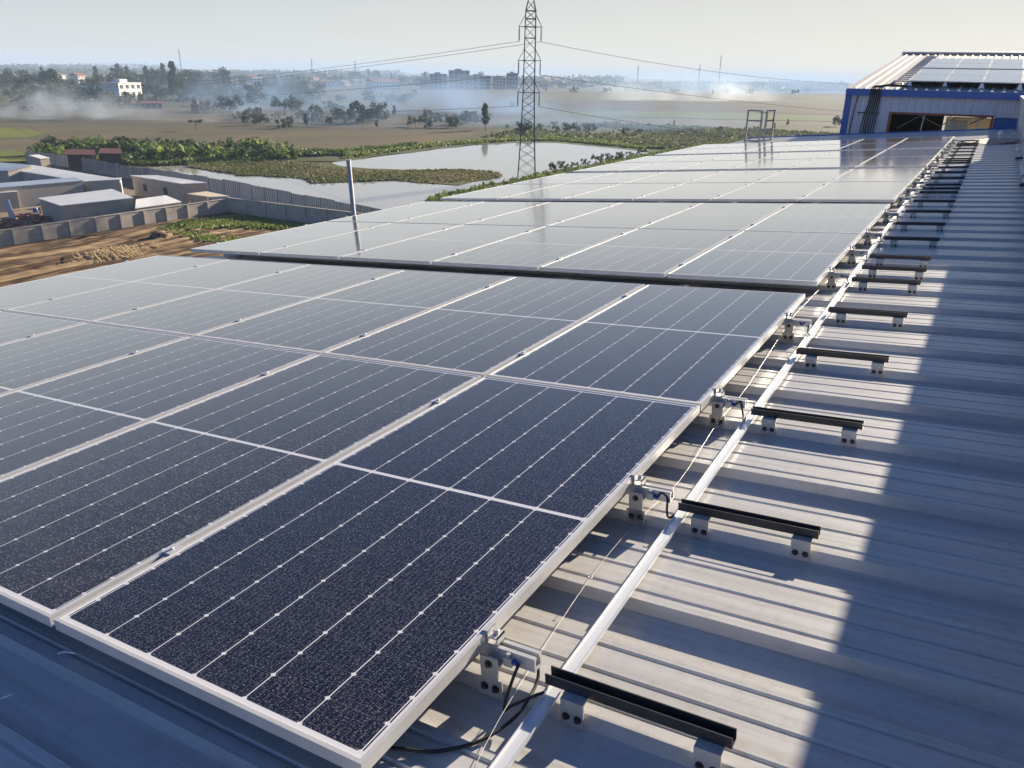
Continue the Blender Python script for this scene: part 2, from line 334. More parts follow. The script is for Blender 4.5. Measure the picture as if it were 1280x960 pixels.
# ------------------------------------------------------------------ ground, fields, pond
def ground_mat():
    m, nt, N, L, P = newmat('plain_ground')
    tc = N.new('ShaderNodeTexCoord'); P.inputs['Roughness'].default_value = 0.95; P.inputs['Specular IOR Level'].default_value = 0.1
    def nz(scale, st, det=6):
        mp = N.new('ShaderNodeMapping'); mp.inputs['Scale'].default_value = st; mp.inputs['Rotation'].default_value = (0, 0, math.radians(-12)); L.new(tc.outputs['Object'], mp.inputs[0])
        n = N.new('ShaderNodeTexNoise'); n.inputs['Scale'].default_value = scale; n.inputs['Detail'].default_value = det; n.inputs['Roughness'].default_value = 0.62; L.new(mp.outputs[0], n.inputs['Vector']); return n.outputs['Fac']
    def ramp(f, st):
        r = N.new('ShaderNodeValToRGB'); cr = r.color_ramp
        while len(cr.elements) < len(st): cr.elements.new(0.5)
        for el, (p, c) in zip(cr.elements, st): el.position = p; el.color = (*c, 1)
        L.new(f, r.inputs[0]); return r.outputs[0]
    a = ramp(nz(0.010, (1, .55, 1)), [(0.3, (0.105, 0.085, 0.058)), (0.45, (0.13, 0.11, 0.07)), (0.54, (0.075, 0.085, 0.035)), (0.64, (0.115, 0.085, 0.065)), (0.75, (0.065, 0.08, 0.035))])
    b = ramp(nz(0.25, (1, 1, 1), 8), [(0.3, (0.62, 0.62, 0.62)), (0.7, (1.25, 1.25, 1.2))])
    mx = N.new('ShaderNodeMix'); mx.data_type = 'RGBA'; mx.blend_type = 'MULTIPLY'; mx.inputs['Factor'].default_value = 1
    L.new(a, mx.inputs[6]); L.new(b, mx.inputs[7]); L.new(mx.outputs[2], P.inputs['Base Color'])
    return m
mb = MB()
R0 = 6000
mb.face([(-R0, -R0, GZ), (R0, -R0, GZ), (R0, R0, GZ), (-R0, R0, GZ)])
tag(mb.build('ground', ground_mat()), kind='structure')

def sheet(name, poly, z, mat, kind='structure', jitter=0.0, sub=1):
    pts = []
    n = len(poly)
    P = [G(*p, z) for p in poly]
    for i in range(n):
        a, b = P[i], P[(i + 1) % n]
        for k in range(sub):
            q = a.lerp(b, k / sub)
            if jitter:
                q = q + Vector((mnoise.noise(q * 0.13), mnoise.noise(q * 0.13 + Vector((50, 0, 0))), 0)) * jitter
            pts.append(q)
    mb = MB(); f = mb.face(pts)
    bmesh.ops.triangulate(mb.b, faces=[f])
    o = mb.build(name, mat); 
    if o.data.polygons and o.data.polygons[0].normal.z < 0: o.data.flip_normals()
    tag(o, kind=kind); return pts
M_BROWN = pm('ploughed_brown_soil', (0.15, 0.112, 0.066), (0.085, 0.085, 0.042), 0.06, 0.95, stretch=(1, .35, 1), spec=0.1, detail=9)
M_PALE = pm('pale_stubble', (0.125, 0.098, 0.066), (0.078, 0.074, 0.046), 0.04, 0.95, stretch=(.6, .2, 1), spec=0.1, detail=9)
M_YGRN = pm('yellow_green_crop', (0.17, 0.18, 0.035), (0.10, 0.13, 0.03), 0.08, 0.95, spec=0.1, detail=8)
M_GRN = pm('green_crop', (0.065, 0.10, 0.025), (0.10, 0.125, 0.035), 0.05, 0.95, stretch=(1, .4, 1), spec=0.1, detail=8)
M_MARSH = pm('marsh_ground', (0.06, 0.075, 0.03), (0.12, 0.115, 0.06), 0.08, 0.95, spec=0.1, detail=9)
M_SOIL = pm('tilled_tan_soil', (0.075, 0.046, 0.028), (0.36, 0.25, 0.14), 1.15, 0.95, spec=0.1, detail=3, stretch=(2.0, .05, 1), lo=.44, hi=.66)
M_TURF = pm('turf_ground', (0.075, 0.10, 0.025), (0.12, 0.10, 0.05), 0.25, 0.95, spec=0.1, detail=9)
M_YARD = pm('yard_dirt', (0.26, 0.20, 0.145), (0.18, 0.14, 0.10), 0.2, 0.95, spec=0.1, detail=9)
sheet('pale_field', [(-60, 134), (330, 134), (560, 160), (620, 168), (560, 176), (300, 164), (-60, 152)], GZ + .03, M_PALE, sub=6, jitter=5)
sheet('brown_field', [(-60, 151), (120, 156), (300, 163), (560, 166), (600, 172), (520, 184), (430, 192), (330, 196), (200, 182), (60, 178), (-60, 176)], GZ + .06, M_BROWN, sub=6, jitter=3)
sheet('red_soil_field', [(-60, 178), (60, 176), (60, 192), (-60, 194)], GZ + .09, M_BROWN, sub=5, jitter=2)
sheet('wooded_ground', [(-60, 97), (380, 98), (640, 104), (640, 111), (400, 122), (330, 133), (-60, 133)], GZ + .05, pm('dark_scrub_ground', (0.05, 0.06, 0.025), (0.10, 0.095, 0.05), 0.05, 0.95, spec=0.1, detail=8), sub=6, jitter=6)  # dark green scrub ground between the far trees
sheet('yellow_green_field', [(-60, 158), (20, 160), (62, 166), (40, 172), (-60, 174)], GZ + .12, M_YGRN, sub=5, jitter=2)
sheet('green_lawn', [(-60, 190), (20, 188), (40, 194), (52, 201), (-60, 204)], GZ + .15, M_YGRN, sub=5, jitter=1)
sheet('green_field', [(345, 126), (430, 128), (440, 133), (360, 133)], GZ + .18, M_GRN, sub=4, jitter=3)
sheet('dry_field', [(380, 112), (520, 114), (660, 116), (690, 130), (640, 150), (520, 140), (440, 126)], GZ + .09, M_PALE, sub=5, jitter=6)
sheet('far_stubble_field', [(690, 128), (830, 128), (1060, 136), (1060, 144), (860, 138), (690, 136)], GZ + .12, pm('grey_brown_stubble', (0.085, 0.07, 0.052), (0.06, 0.055, 0.038), 0.03, 0.95, spec=0.1), sub=5, jitter=8)
sheet('far_green_field', [(720, 138), (860, 140), (1060, 147), (1060, 152), (860, 148), (700, 144)], GZ + .15, M_GRN, sub=5, jitter=5)
sheet('marsh', [(640, 150), (760, 152), (1060, 164), (1060, 210), (830, 215), (800, 190), (700, 179), (600, 180), (520, 189), (430, 201), (300, 203), (250, 205), (370, 196), (470, 188), (590, 170)], GZ + .20, M_MARSH, sub=5, jitter=3)
def water_mat():
    m, nt, N, L, P = newmat('pond_water')
    P.inputs['Base Color'].default_value = (0.38, 0.375, 0.345, 1); P.inputs['Roughness'].default_value = 0.06; P.inputs['IOR'].default_value = 1.5
    tc = N.new('ShaderNodeTexCoord'); n = N.new('ShaderNodeTexNoise'); n.inputs['Scale'].default_value = 0.9; n.inputs['Detail'].default_value = 5
    L.new(tc.outputs['Object'], n.inputs['Vector'])
    b = N.new('ShaderNodeBump'); b.inputs['Strength'].default_value = 0.05; b.inputs['Distance'].default_value = 0.05; L.new(n.outputs['Fac'], b.inputs['Height']); L.new(b.outputs[0], P.inputs['Normal'])
    return m
sheet('pond', [(185, 209), (262, 206), (300, 203), (415, 203), (470, 196.5), (520, 190), (560, 185), (600, 181), (650, 178.5), (700, 179), (750, 183.5), (790, 188), (815, 191), (850, 205), (700, 235), (560, 268), (430, 278), (330, 264), (250, 246), (185, 228)], GZ + .26, water_mat(), sub=4, jitter=1.2)
PEN = [(240, 204), (300, 201), (417, 203), (428, 208), (460, 211), (540, 212), (600, 212.5), (622, 215), (628, 218), (610, 224), (572, 231), (520, 229), (490, 225), (440, 227), (392, 229), (376, 224), (350, 221), (330, 219), (300, 219), (285, 216), (262, 213), (236, 209)]
pen_pts = sheet('grassy_spit', PEN, GZ + .34, M_TURF, sub=4, jitter=1.5)
BANK = [(530, 252), (560, 242), (600, 232), (650, 223), (690, 214), (740, 205), (780, 197.5), (806, 192.5), (830, 188), (900, 178), (900, 195), (700, 240), (540, 275)]
bank_pts = sheet('pond_bank', BANK, GZ + .40, M_TURF, sub=4, jitter=1)
sheet('compound_yard', [(-90, 330), (-90, 214), (60, 206), (130, 214), (262, 240), (290, 262), (160, 284), (0, 306)], GZ + .06, M_YARD, sub=2)

def inside(p, poly):
    c = False; n = len(poly); j = n - 1
    for i in range(n):
        a, b = poly[i], poly[j]
        if (a.y > p.y) != (b.y > p.y) and p.x < (b.x - a.x) * (p.y - a.y) / (b.y - a.y) + a.x: c = not c
        j = i
    return c
def blades(name, poly, n, h0, h1, w, mat, z=GZ, patchy=0.0, seed=1):
    rnd = random.Random(seed); mb = MB()
    xs = [p.x for p in poly]; ys = [p.y for p in poly]; k = 0; tries = 0
    while k < n and tries < n * 40:
        tries += 1
        p = Vector((rnd.uniform(min(xs), max(xs)), rnd.uniform(min(ys), max(ys)), z))
        if not inside(p, poly): continue
        if patchy and mnoise.noise(p * patchy) < rnd.uniform(-.4, .3): continue
        k += 1
        h = rnd.uniform(h0, h1) * (0.7 + 0.6 * max(0, mnoise.noise(p * 0.15)))
        for q in range(3):
            a = rnd.uniform(0, math.pi); d = Vector((math.cos(a), math.sin(a), 0)) * w * rnd.uniform(.5, 1.1)
            l = Vector((rnd.uniform(-.4, .4), rnd.uniform(-.4, .4), 0)) * h
            o = Vector((rnd.uniform(-.3, .3), rnd.uniform(-.3, .3), 0))
            mb.face([p + o - d, p + o + d, p + o + d * .5 + l + Vector((0, 0, h)), p + o - d * .4 + l + Vector((0, 0, h * .9))])
    return tag(mb.build(name, mat, recalc=False), kind='stuff')
blades('spit_plants', pen_pts, 5200, .12, .42, .26, M_REEDB, GZ + .34, .06, 3)
blades('bank_grass', bank_pts, 2600, .2, .9, .25, M_GRASS, GZ + .40, 0, 4)
def region(px, z=GZ): return [G(u, v, z) for u, v in px]
blades('far_bank_reeds', region([(430, 200), (520, 187.5), (560, 183), (650, 177), (700, 177.5), (800, 187), (830, 186), (720, 172), (640, 174), (540, 181), (430, 195)]), 2600, .3, 1.0, .5, M_GRASS, GZ + .2, 0, 5)
blades('marsh_reeds', region([(600, 173), (660, 160), (760, 156), (1050, 168), (1050, 190), (840, 190), (760, 180), (680, 176)]), 5200, .4, 1.3, .8, M_REED, GZ + .2, .02, 6)
blades('field_hedge', region([(280, 201), (420, 196), (520, 184.5), (520, 182.5), (420, 192.5), (280, 198)]), 1500, .6, 1.5, .5, M_GRASS, GZ + .2, 0, 8)

# near tilled plot: real furrows parallel to the concrete wall
wa, wb = G(-70, 316), G(285, 267)
WA = Vector((-88.6, 38.0, GZ)); 
wallA = G(-60, 320); wallC = G(284, 266); wallD = G(520, 296)
wallA.z = wallC.z = wallD.z = GZ
dirw = (wallC - wallA).normalized(); nrm = Vector((dirw.y, -dirw.x, 0))     # towards our building
mb = MB(); nx, ny = 210, 190; Lw, Dw = (wallC - wallA).length, 60.0
grid = []
for i in range(ny):
    row = []
    for j in range(nx):
        s = -30 + j / (nx - 1) * (Lw + 30); d = i / (ny - 1) * Dw + 0.25
        p = wallA + dirw * s + nrm * d
        wob = mnoise.noise(Vector((s * .06, d * .12, 0))) * 1.6
        amp = max(0, min(1, (d - .8) / 1.5)) * max(0, min(1, (Lw - 5 - s + 5 * mnoise.noise(Vector((d * .15, 3, 0)))) / 4))
        z = .12 + .24 * amp * math.sin((d + wob * .55) * 2 * math.pi / 1.55) + .10 * mnoise.noise(p * .8) * (0.4 + amp) + .06
        row.append(mb.b.verts.new((p.x, p.y, GZ + z)))
    grid.append(row)
for i in range(ny - 1):
    for j in range(nx - 1):
        f = mb.b.faces.new((grid[i][j], grid[i][j + 1], grid[i + 1][j + 1], grid[i + 1][j])); f.smooth = True
tag(mb.build('tilled_plot', M_SOIL), kind='structure')
GP = [(190, 288), (235, 276), (290, 268), (350, 276), (420, 290), (380, 305), (320, 300), (262, 303), (225, 294)]
gp = region(GP, GZ + .3)
blades('corner_grass', gp, 3600, .15, .5, .22, M_GRASS, GZ + .15, .12, 9)

# ------------------------------------------------------------------ the warehouse we stand on
XL, XR, YN, YF = -7.0, 1.52, -5.0, 30.7
ZP, ZR = -0.182, -0.142
RP, RY0 = 0.503, 0.512
def ribY(k): return RY0 + RP * k
ware = thing('warehouse', 'large warehouse under the solar panels with pale ribbed metal roof', 'building', (0, 0, 0))
prof = []
k0 = int((YN - RY0) / RP) - 1
for k in range(k0, int((YF - RY0) / RP) + 1):
    y = ribY(k)
    prof += [(y - .034, ZP), (y - .026, ZR), (y + .012, ZR), (y + .016, ZR - .007), (y + .024, ZR - .007), (y + .028, ZR),
             (y + .123, ZR), (y + .127, ZR - .007), (y + .136, ZR - .007), (y + .140, ZR),
             (y + .226, ZR), (y + .230, ZR - .007), (y + .239, ZR - .007), (y + .243, ZR),
             (y + .268, ZR), (y + .290, ZP)]
mb = MB(); NX = 7
cols = []
for i in range(NX):
    x = XL + (XR - XL) * i / (NX - 1)
    cols.append([mb.b.verts.new((x, y, z)) for y, z in prof])
for A, B in zip(cols, cols[1:]):
    for i in range(len(A) - 1): mb.b.faces.new((A[i], B[i], B[i + 1], A[i + 1]))
mb.build('roof', M_ROOF, ware, recalc=False, M=ROOF4)
mb = MB()   # eave gutter
mb.prism([(XL - .16, 0, -.22), (XL - .16, 0, -.36), (XL + .02, 0, -.36), (XL + .02, 0, -.27), (XL - .0, 0, -.27), (XL - .0, 0, -.34), (XL - .14, 0, -.34), (XL - .14, 0, -.22)], (0, YN, 0), (0, YF, 0))
mb.build('gutter', M_GALV, ware, M=ROOF4)
mb = MB(); mb.box((XL - .18, YF + .0, -.45), (XR, YF + .10, -.105)); mb.build('end_flashing', M_BLUE, ware, M=ROOF4)
mb = MB(); e0 = rp(XL, 0, -.3)
mb.box((e0.x + .2, YN + .2, GZ), (e0.x + .45, YF - .1, e0.z - .05)); mb.box((e0.x + .45, YF - .3, GZ), (9, YF - .1, e0.z - .05))
mb.build('wall', M_WALLBASE, ware)
mb = MB(); hw = 0.86                       # ridge wall, corrugated
pts = []; y = YN
while y < YF - .2:
    pts += [(XR + .03, y), (XR + .03, y + .10), (XR + .0, y + .13), (XR + .0, y + .19), (XR + .03, y + .22)]; y += .25
for (xa, ya), (xb, yb) in zip(pts, pts[1:]):
    mb.face([(xa, ya, -.30), (xb, yb, -.30), (xb, yb, hw), (xa, ya, hw)])
mb.build('ridge_wall', M_WALLG, ware, recalc=False, M=ROOF4)
mb = MB(); mb.box((XR + .06, 13.2, hw + .025), (XR + 4, 21.5, 1.95)); mb.build('unseen_shade_block', M_WALLG, ware, M=ROOF4)  # unseen box added to cast shade on the farther walkway
mb = MB(); mb.box((XR - .03, YN, hw - .12), (XR + 6, YF - .1, hw + .02)); mb.build('upper_roof', M_WALLG, ware, M=ROOF4)
mb = MB(); mb.prism([(XR - .11, 0, ZR + .006), (XR - .012, 0, ZR + .012), (XR - .012, 0, ZR + .2), (XR - .006, 0, ZR + .2), (XR - .006, 0, ZR + .004), (XR - .11, 0, ZR + .002)], (0, YN, 0), (0, YF - .2, 0)); mb.build('apron_flashing', M_ROOF, ware, M=ROOF4)

# ------------------------------------------------------------------ solar panels
pan = thing('solar_panel', 'x', 'solar panel', (0, 0, 0), 'solar panels mounted in blocks on the roof', roof=True)
mb = MB(); w = .011
for lo, hi in (((0, 0, -PT), (PW, w, 0)), ((0, PL - w, -PT), (PW, PL, 0)), ((0, w, -PT), (w, PL - w, 0)), ((PW - w, w, -PT), (PW, PL - w, 0))): mb.box(lo, hi)
for lo, hi in (((w, w, -PT), (PW - w, .03, -PT + .002)), ((w, PL - .03, -PT), (PW - w, PL - w, -PT + .002))): mb.box(lo, hi)
fr = mb.build('frame', M_ALU, pan)
mb = MB(); mb.box((w, w, -.009), (PW - w, PL - w, -.0025)); mb.build('glass', M_CELL, pan)
def clamp_mb(x, y):
    mb = MB(); mb.box((x - .0215, y - .025, .0012), (x + .0215, y + .025, .0045)); mb.box((x - .008, y - .025, -.03), (x + .008, y + .025, .0012)); mb.tube([(x, y, .0045), (x, y, .011)], .0065, 6); return mb
for yy in (.40, 1.88): clamp_mb(-.010, yy).build('clamp', M_ALU, pan)
GAP = .020; CW = PW + GAP; RL = PL + GAP; BL = 4.985
def bg_y(g): return BL * g
blockn = ['nearest block', 'second nearest block', 'middle block', 'fourth nearest block', 'farthest block']
rown = ['front row', 'back row']
coln = ['next to the walkway', 'second from the walkway', 'third from the walkway', 'fourth from the walkway', 'fifth from the walkway', 'last at the eave']
first = True
for g in range(5):
    for r in range(2):
        for c in range(6):
            lab = 'solar panel in the %s, %s, %s' % (blockn[g], rown[r], coln[c])
            loc = rp(-PW - c * CW, bg_y(g) + r * RL, 0)
            if first: pan.location = loc; pan['label'] = lab; first = False; cur = pan
            else: cur = dup(pan, loc, lab)
            if g == 0 and c == 0:
                for ch in cur.children:
                    if ch.name.startswith('glass'): ch.material_slots[0].link = 'OBJECT'; ch.material_slots[0].material = M_CELLB

# ------------------------------------------------------------------ silver rails under the panels with end feet and lugs
def foot_geom(mb, bolts, x, y, ztop, zbot, w=.062):
    """L-foot: upright plate on the near side of the rib, its flange under the rail"""
    mb.box((x - w / 2, y - .047, zbot), (x + w / 2, y - .042, ztop))
    mb.box((x - w / 2, y - .042, ztop - .005), (x + w / 2, y + .02, ztop))
    for dx in (-.016, .016):
        bolts.append(MB()); bolts[-1].tube([(x + dx, y - .047, zbot + .026), (x + dx, y - .050, zbot + .026)], .0105, 10)
        bolts[-1].tube([(x + dx, y - .050, zbot + .026), (x + dx, y - .057, zbot + .026)], .0062, 6)
rail = thing('mounting_rail', 'x', 'rail', (0, 0, 0), 'silver rails carrying the solar panels', roof=True)
x0r, x1r = -6.96, .142
mb = MB()
q = [(-.019, -.078), (.019, -.078), (.019, -.038), (.007, -.038), (.007, -.048), (.011, -.048), (.011, -.070), (-.011, -.070), (-.011, -.048), (-.007, -.048), (-.007, -.038), (-.019, -.038)]
mb.prism([(0, a, b) for a, b in q], (x0r, 0, 0), (x1r, 0, 0)); mb.build('rail_profile', M_ALU, rail)
for x in (.022, -2.2, -4.5, -6.7):
    mb = MB(); bo = []
    mb.box((x - .026, -.050, ZP + .012), (x + .026, -.044, -.05)); mb.box((x - .036, -.050, ZP + .008), (x + .036, -.044, ZP + .066))
    mb.box((x - .026, -.044, -.084), (x + .026, .02, -.079))
    for dx, dz in ((-.017, ZP + .038), (.017, ZP + .038), (0, -.07)):
        bo.append(MB()); bo[-1].tube([(x + dx, -.050, dz), (x + dx, -.0525, dz)], .0115, 10); bo[-1].tube([(x + dx, -.0525, dz), (x + dx, -.060, dz)], .0066, 6)
    ft = mb.build('foot', M_GALV, rail)
    for b_ in (bo if x > 0 else []): b_.build('bolt', M_BOLT, ft)
mb = MB()   # end clamp holding the panel frame
mb.box((.002, -.02, -.036), (.006, .02, .004)); mb.box((-.010, -.02, .0012), (.006, .02, .0045)); mb.box((.006, -.02, -.036), (.034, .02, -.031)); mb.box((.030, -.02, -.036), (.034, .02, -.012)); mb.box((.006, -.02, -.016), (.034, .02, -.012))
mb.tube([(.019, 0, -.012), (.019, 0, .002)], .008, 6); mb.build('end_clamp', M_ALU, rail)
mb = MB(); mb.box((.058, -.034, -.075), (.082, -.0195, -.050)); mb.tube([(.070, -.027, -.050), (.070, -.027, -.038)], .006, 6); mb.build('lug', M_GALV, rail)
mb = MB(); mb.tube([(.082, -.026, -.058), (.098, -.028, -.064)], .006, 8); mb.build('crimp_sleeve', M_LUG, rail)
RK = (0, 2, 4, 7)
railpos = []
for g in range(5):
    for i, k in enumerate(RK):
        y = ribY(10 * g + k) if g else ribY(k)
        if g: y = ribY(round((bg_y(g) + .42 + (0, .98, 2.0, 3.5)[i] - RY0) / RP))
        railpos.append((g, i, y))
for n, (g, i, y) in enumerate(railpos):
    lab = 'silver rail end with foot under the %s, %s of four supports' % (blockn[g], ORD[i])
    if n == 0: rail.location = rp(0, y, 0); rail['label'] = lab
    else: dup(rail, rp(0, y, 0), lab)

# ------------------------------------------------------------------ bare aluminium strip along the walkway
def stripx(y): return .205 - .0118 * (y + .5) if y < 9 else .205 - .0118 * 9.5 - .0105 * (y - 9)
mb = MB(); ys = [-1.6 + i * 1.0 for i in range(26)]
A = []
for y in ys:
    x = stripx(y) + .003 * mnoise.noise(Vector((y * .7, 0, 0))); z = ZR + .019 + .001 * mnoise.noise(Vector((y * .9, 5, 0)))
    A.append([(x - .019, y, z), (x + .019, y, z), (x + .019, y, z + .0095), (x + .0165, y, z + .0095), (x + .015, y, z + .004), (x - .015, y, z + .004), (x - .0165, y, z + .0095), (x - .019, y, z + .0095)])
VV = [[mb.b.verts.new(p) for p in r] for r in A]
for P0, P1 in zip(VV, VV[1:]):
    for i in range(8): mb.b.faces.new((P0[i], P0[(i + 1) % 8], P1[(i + 1) % 8], P1[i]))
o = mb.build('grounding_strip', M_ALUB, M=ROOF4); tag(o, 'long bright aluminium strip running along the roof ribs beside the panels', 'metal strip')

# ------------------------------------------------------------------ short black rails
br = thing('black_rail', 'x', 'rail', (0, 0, 0), 'short black rails in a row along the walkway', roof=True)
mb = MB(); zb, zt = -.102, -.072
mb.prism([(0, a, b) for a, b in ((-.018, zb), (.018, zb), (.018, zt), (.0145, zt), (.0145, zb + .004), (-.0145, zb + .004), (-.0145, zt), (-.018, zt))], (-.238, 0, 0), (.238, 0, 0))
mb.build('channel', M_BLACK, br)
for x in (-.150, .190):
    mb = MB(); bo = []; foot_geom(mb, bo, x, 0, zb - .0006, ZP + .006)
    bo.append(MB()); bo[-1].tube([(x, 0, zb + .005), (x, 0, zb + .012)], .007, 6)
    ft = mb.build('foot', M_GALV, br)
    for b_ in bo: b_.build('bolt', M_BOLT, ft)
BK = [0, 2, 4, 6, 8, 10, 11, 12, 14, 16, 18, 20, 22, 23, 24, 26, 28, 30, 32, 33, 34, 36, 38, 40, 42, 43, 44, 46]
for n, k in enumerate(BK):
    cx = .408 - .003 * n * .2 + random.uniform(-.006, .006)
    lab = '%s short black rail on two feet, counted from the viewer' % ORD[n]
    o = br if n == 0 else dup(br)
    o.location = rp(cx, ribY(k), 0); o.rotation_euler = (0, -TH, random.uniform(-.006, .006)); o['label'] = lab
br.location = rp(.408, ribY(0), 0)

# ------------------------------------------------------------------ cables and wires
def smooth(pts, n=8):
    P = [Vector(p) for p in pts]; out = []
    for i in range(len(P) - 1):
        p0, p1, p2, p3 = P[max(i - 1, 0)], P[i], P[i + 1], P[min(i + 2, len(P) - 1)]
        for k in range(n):
            t = k / n
            out.append(.5 * (2 * p1 + (p2 - p0) * t + (2 * p0 - 5 * p1 + 4 * p2 - p3) * t * t + (3 * p1 - p0 - 3 * p2 + p3) * t ** 3))
    out.append(P[-1]); return out
for n, (g, i, y) in enumerate(railpos):
    rnd = random.Random(n); sx = stripx(y)
    j = lambda s: rnd.uniform(-s, s)
    pts = [(.096, y - .028, -.064), (.112 + j(.006), y - .02, -.052 + j(.01)), (.128 + j(.004), y - .01 + j(.02), -.058 + j(.008)), (.138, y - .04 + j(.015), -.10 + j(.004)), (.150, y - .062 + j(.01), -.116), (sx - .015, y - .045, -.110)]
    if n == 0: pts = [(.096, y - .028, -.064), (.104, y - .035, -.056), (.100, y - .05, -.075), (.088, y - .075, -.13), (.085, y - .085, -.165), (.105, y - .075, -.150), (.150, y - .055, -.122), (sx - .016, y - .036, -.112)]
    mb = MB(); mb.tube(smooth(pts), .0042, 8); mb.mi = 0
    o = mb.build('earth_cable', M_CABLE, M=ROOF4)
    tag(o, 'black earthing lead of rail support %s in the %s' % (ORD[i], blockn[g]), 'cable', 'black earthing leads from rails to strip')
cz = lambda u, v, z: onroof(u, v, z)
pts = [cz(470, 935, -.12), cz(500, 936, -.128), cz(545, 939, -.134), cz(600, 926, -.135), cz(645, 895, -.134), cz(668, 860, -.128), cz(673, 838, -.11), cz(666, 824, -.085), cz(655, 815, -.062)]
mb = MB(); mb.tube(smooth(pts), .0045, 8); tag(mb.build('loose_cable', M_CABLE, M=ROOF4), 'loose black cable curving out from beneath the nearest panel edge', 'cable')
pts = [cz(590, 965, -.132), cz(640, 872, -.130), cz(738, 722, -.126), cz(800, 648, -.11), cz(850, 600, -.118), cz(896, 530, -.105), cz(935, 482, -.125), cz(986, 404, -.105), cz(1010, 376, -.125), cz(1040, 346, -.11)]
mb = MB(); mb.tube(smooth(pts, 5), .0008, 6)
c0 = Vector(cz(738, 722, -.125)); mb.tube([c0 + Vector((.006 * math.cos(a), 0.006 * math.sin(a), .001)) for a in [i * .7 for i in range(10)]], .0012, 5)
tag(mb.build('thin_wire', M_WIRE, M=ROOF4), 'thin pale wire strung low along the roof beside the panel edge', 'wire')
pts = [cz(1104, 314, -.12), cz(1118, 304, -.10), cz(1131, 297, -.10), cz(1150, 292, -.09), cz(1172, 287, -.10), cz(1180, 278, -.11), cz(1185, 268, -.12), cz(1186, 256, -.11)]
mb = MB(); mb.tube(smooth(pts, 5), .0022, 6); tag(mb.build('thin_wire', M_WIRE, M=ROOF4), 'loose pale wire looping across several black rails', 'wire')
pts = [cz(1164, 240, -.10), cz(1168, 244, -.11), cz(1177, 251, -.12)]
mb = MB(); mb.tube(smooth(pts, 5), .005, 6); tag(mb.build('thin_wire', M_WIRE, M=ROOF4), 'short pale wire offcut lying among the farther black rails', 'wire')
for lab, pts in (('small white cable tie on the rib under the nearest panels', [cz(72, 818, -.123), cz(80, 815, -.118), cz(96, 817, -.108)]), ('white cable tie lying on the roof in the lower left corner', [cz(-14, 882, -.137), cz(2, 873, -.135), cz(16, 868, -.128)])):
    mb = MB(); mb.tube(smooth(pts, 4), .0028, 6); tag(mb.build('cable_tie', M_WHITE, M=ROOF4), lab, 'cable tie', 'white cable ties')

# ------------------------------------------------------------------ small things at the ridge wall
for n, (x, y, lab) in enumerate(((1.40, 12.9, 'nearest white elbow pipe on a dark base beside the ridge wall'), (1.40, 17.9, 'middle white elbow pipe on a dark base beside the ridge wall'), (1.38, 24.0, 'farthest white elbow pipe on a dark base beside the ridge wall'))):
    t = thing('elbow_pipe', lab, 'pipe', (x + .05, y, ZR + .002), 'white elbow pipes along the ridge wall', roof=True)
    mb = MB(); mb.box((-.16, -.12, 0), (.08, .12, .05)); mb.box((-.12, -.09, .05), (.05, .09, .075)); mb.build('base', M_BLACK, t)
    mb = MB(); mb.tube(smooth([(-.03, 0, .07), (-.035, 0, .16), (-.06, 0, .24), (-.11, -.02, .30)]), .062, 12); mb.tube([(-.11, -.02, .30), (-.135, -.03, .325)], .074, 12); mb.build('pipe', M_WHITE, t); t.scale = (.55, .55, .55)
bx0 = onroof(1244, 176, -.1)
t = thing('timber_board', 'tan board lying on the far roof with a white knob on it', 'board', (bx0.x, bx0.y, ZR + .01), roof=True)
mb = MB(); Mr = Matrix.Rotation(math.radians(24), 4, 'Z') @ Matrix.Rotation(math.radians(-5), 4, 'Y'); mb.box((-.5, -.85, .02), (.35, .75, .05), Mr); mb.build('board', M_TAN, t)
mb = MB(); mb.tube([(.1, .2, .05), (.1, .2, .16)], .035, 10); mb.blob((.1, .2, .20), .07); mb.build('knob', M_WHITE, t)

M_LAD = pm('dull_ladder_steel', (0.30, 0.30, 0.30), (0.24, 0.24, 0.24), 3, .55, .2)
# ------------------------------------------------------------------ roof access ladder at the far eave
lb = onroof(948, 178, -.18)
t = thing('roof_ladder', 'pale steel ladder guard with two rung frames standing at the far eave', 'ladder', (lb.x, lb.y, ZP), roof=False)
t.location = rp(lb.x, lb.y, ZP)
ca = G(931, 176, t.location.z); cb = G(964, 176, t.location.z)
scale_m = depth(t.location) / FPX
hL = 38 * scale_m
rdir = Vector((rx.x, rx.y, 0)).normalized(); fdir = Vector((fw.x, fw.y, 0)).normalized()
for x0, x1, y0, y1 in ((-17, -3, 0, -.25), (6, 20, 0, .35)):
    mb = MB(); a = rdir * x0 * scale_m; b = rdir * x1 * scale_m + fdir * (y1 * 1.2)
    mb.bar(a, a + Vector((0, 0, hL)), .06); mb.bar(b, b + Vector((0, 0, hL)), .06)
    for k in range(4):
        z = hL * (.06 + .31 * k); mb.bar(a + Vector((0, 0, z)), b + Vector((0, 0, z)), .05)
    mb.build('side_frame', M_LAD, t)
mb = MB()
a = rdir * -3 * scale_m; b = rdir * 6 * scale_m
for z in (.06, .40, .93): mb.bar(a + Vector((0, 0, hL * z)), b + Vector((0, 0, hL * z)), .04)
mb.build('crossbar', M_LAD, t)

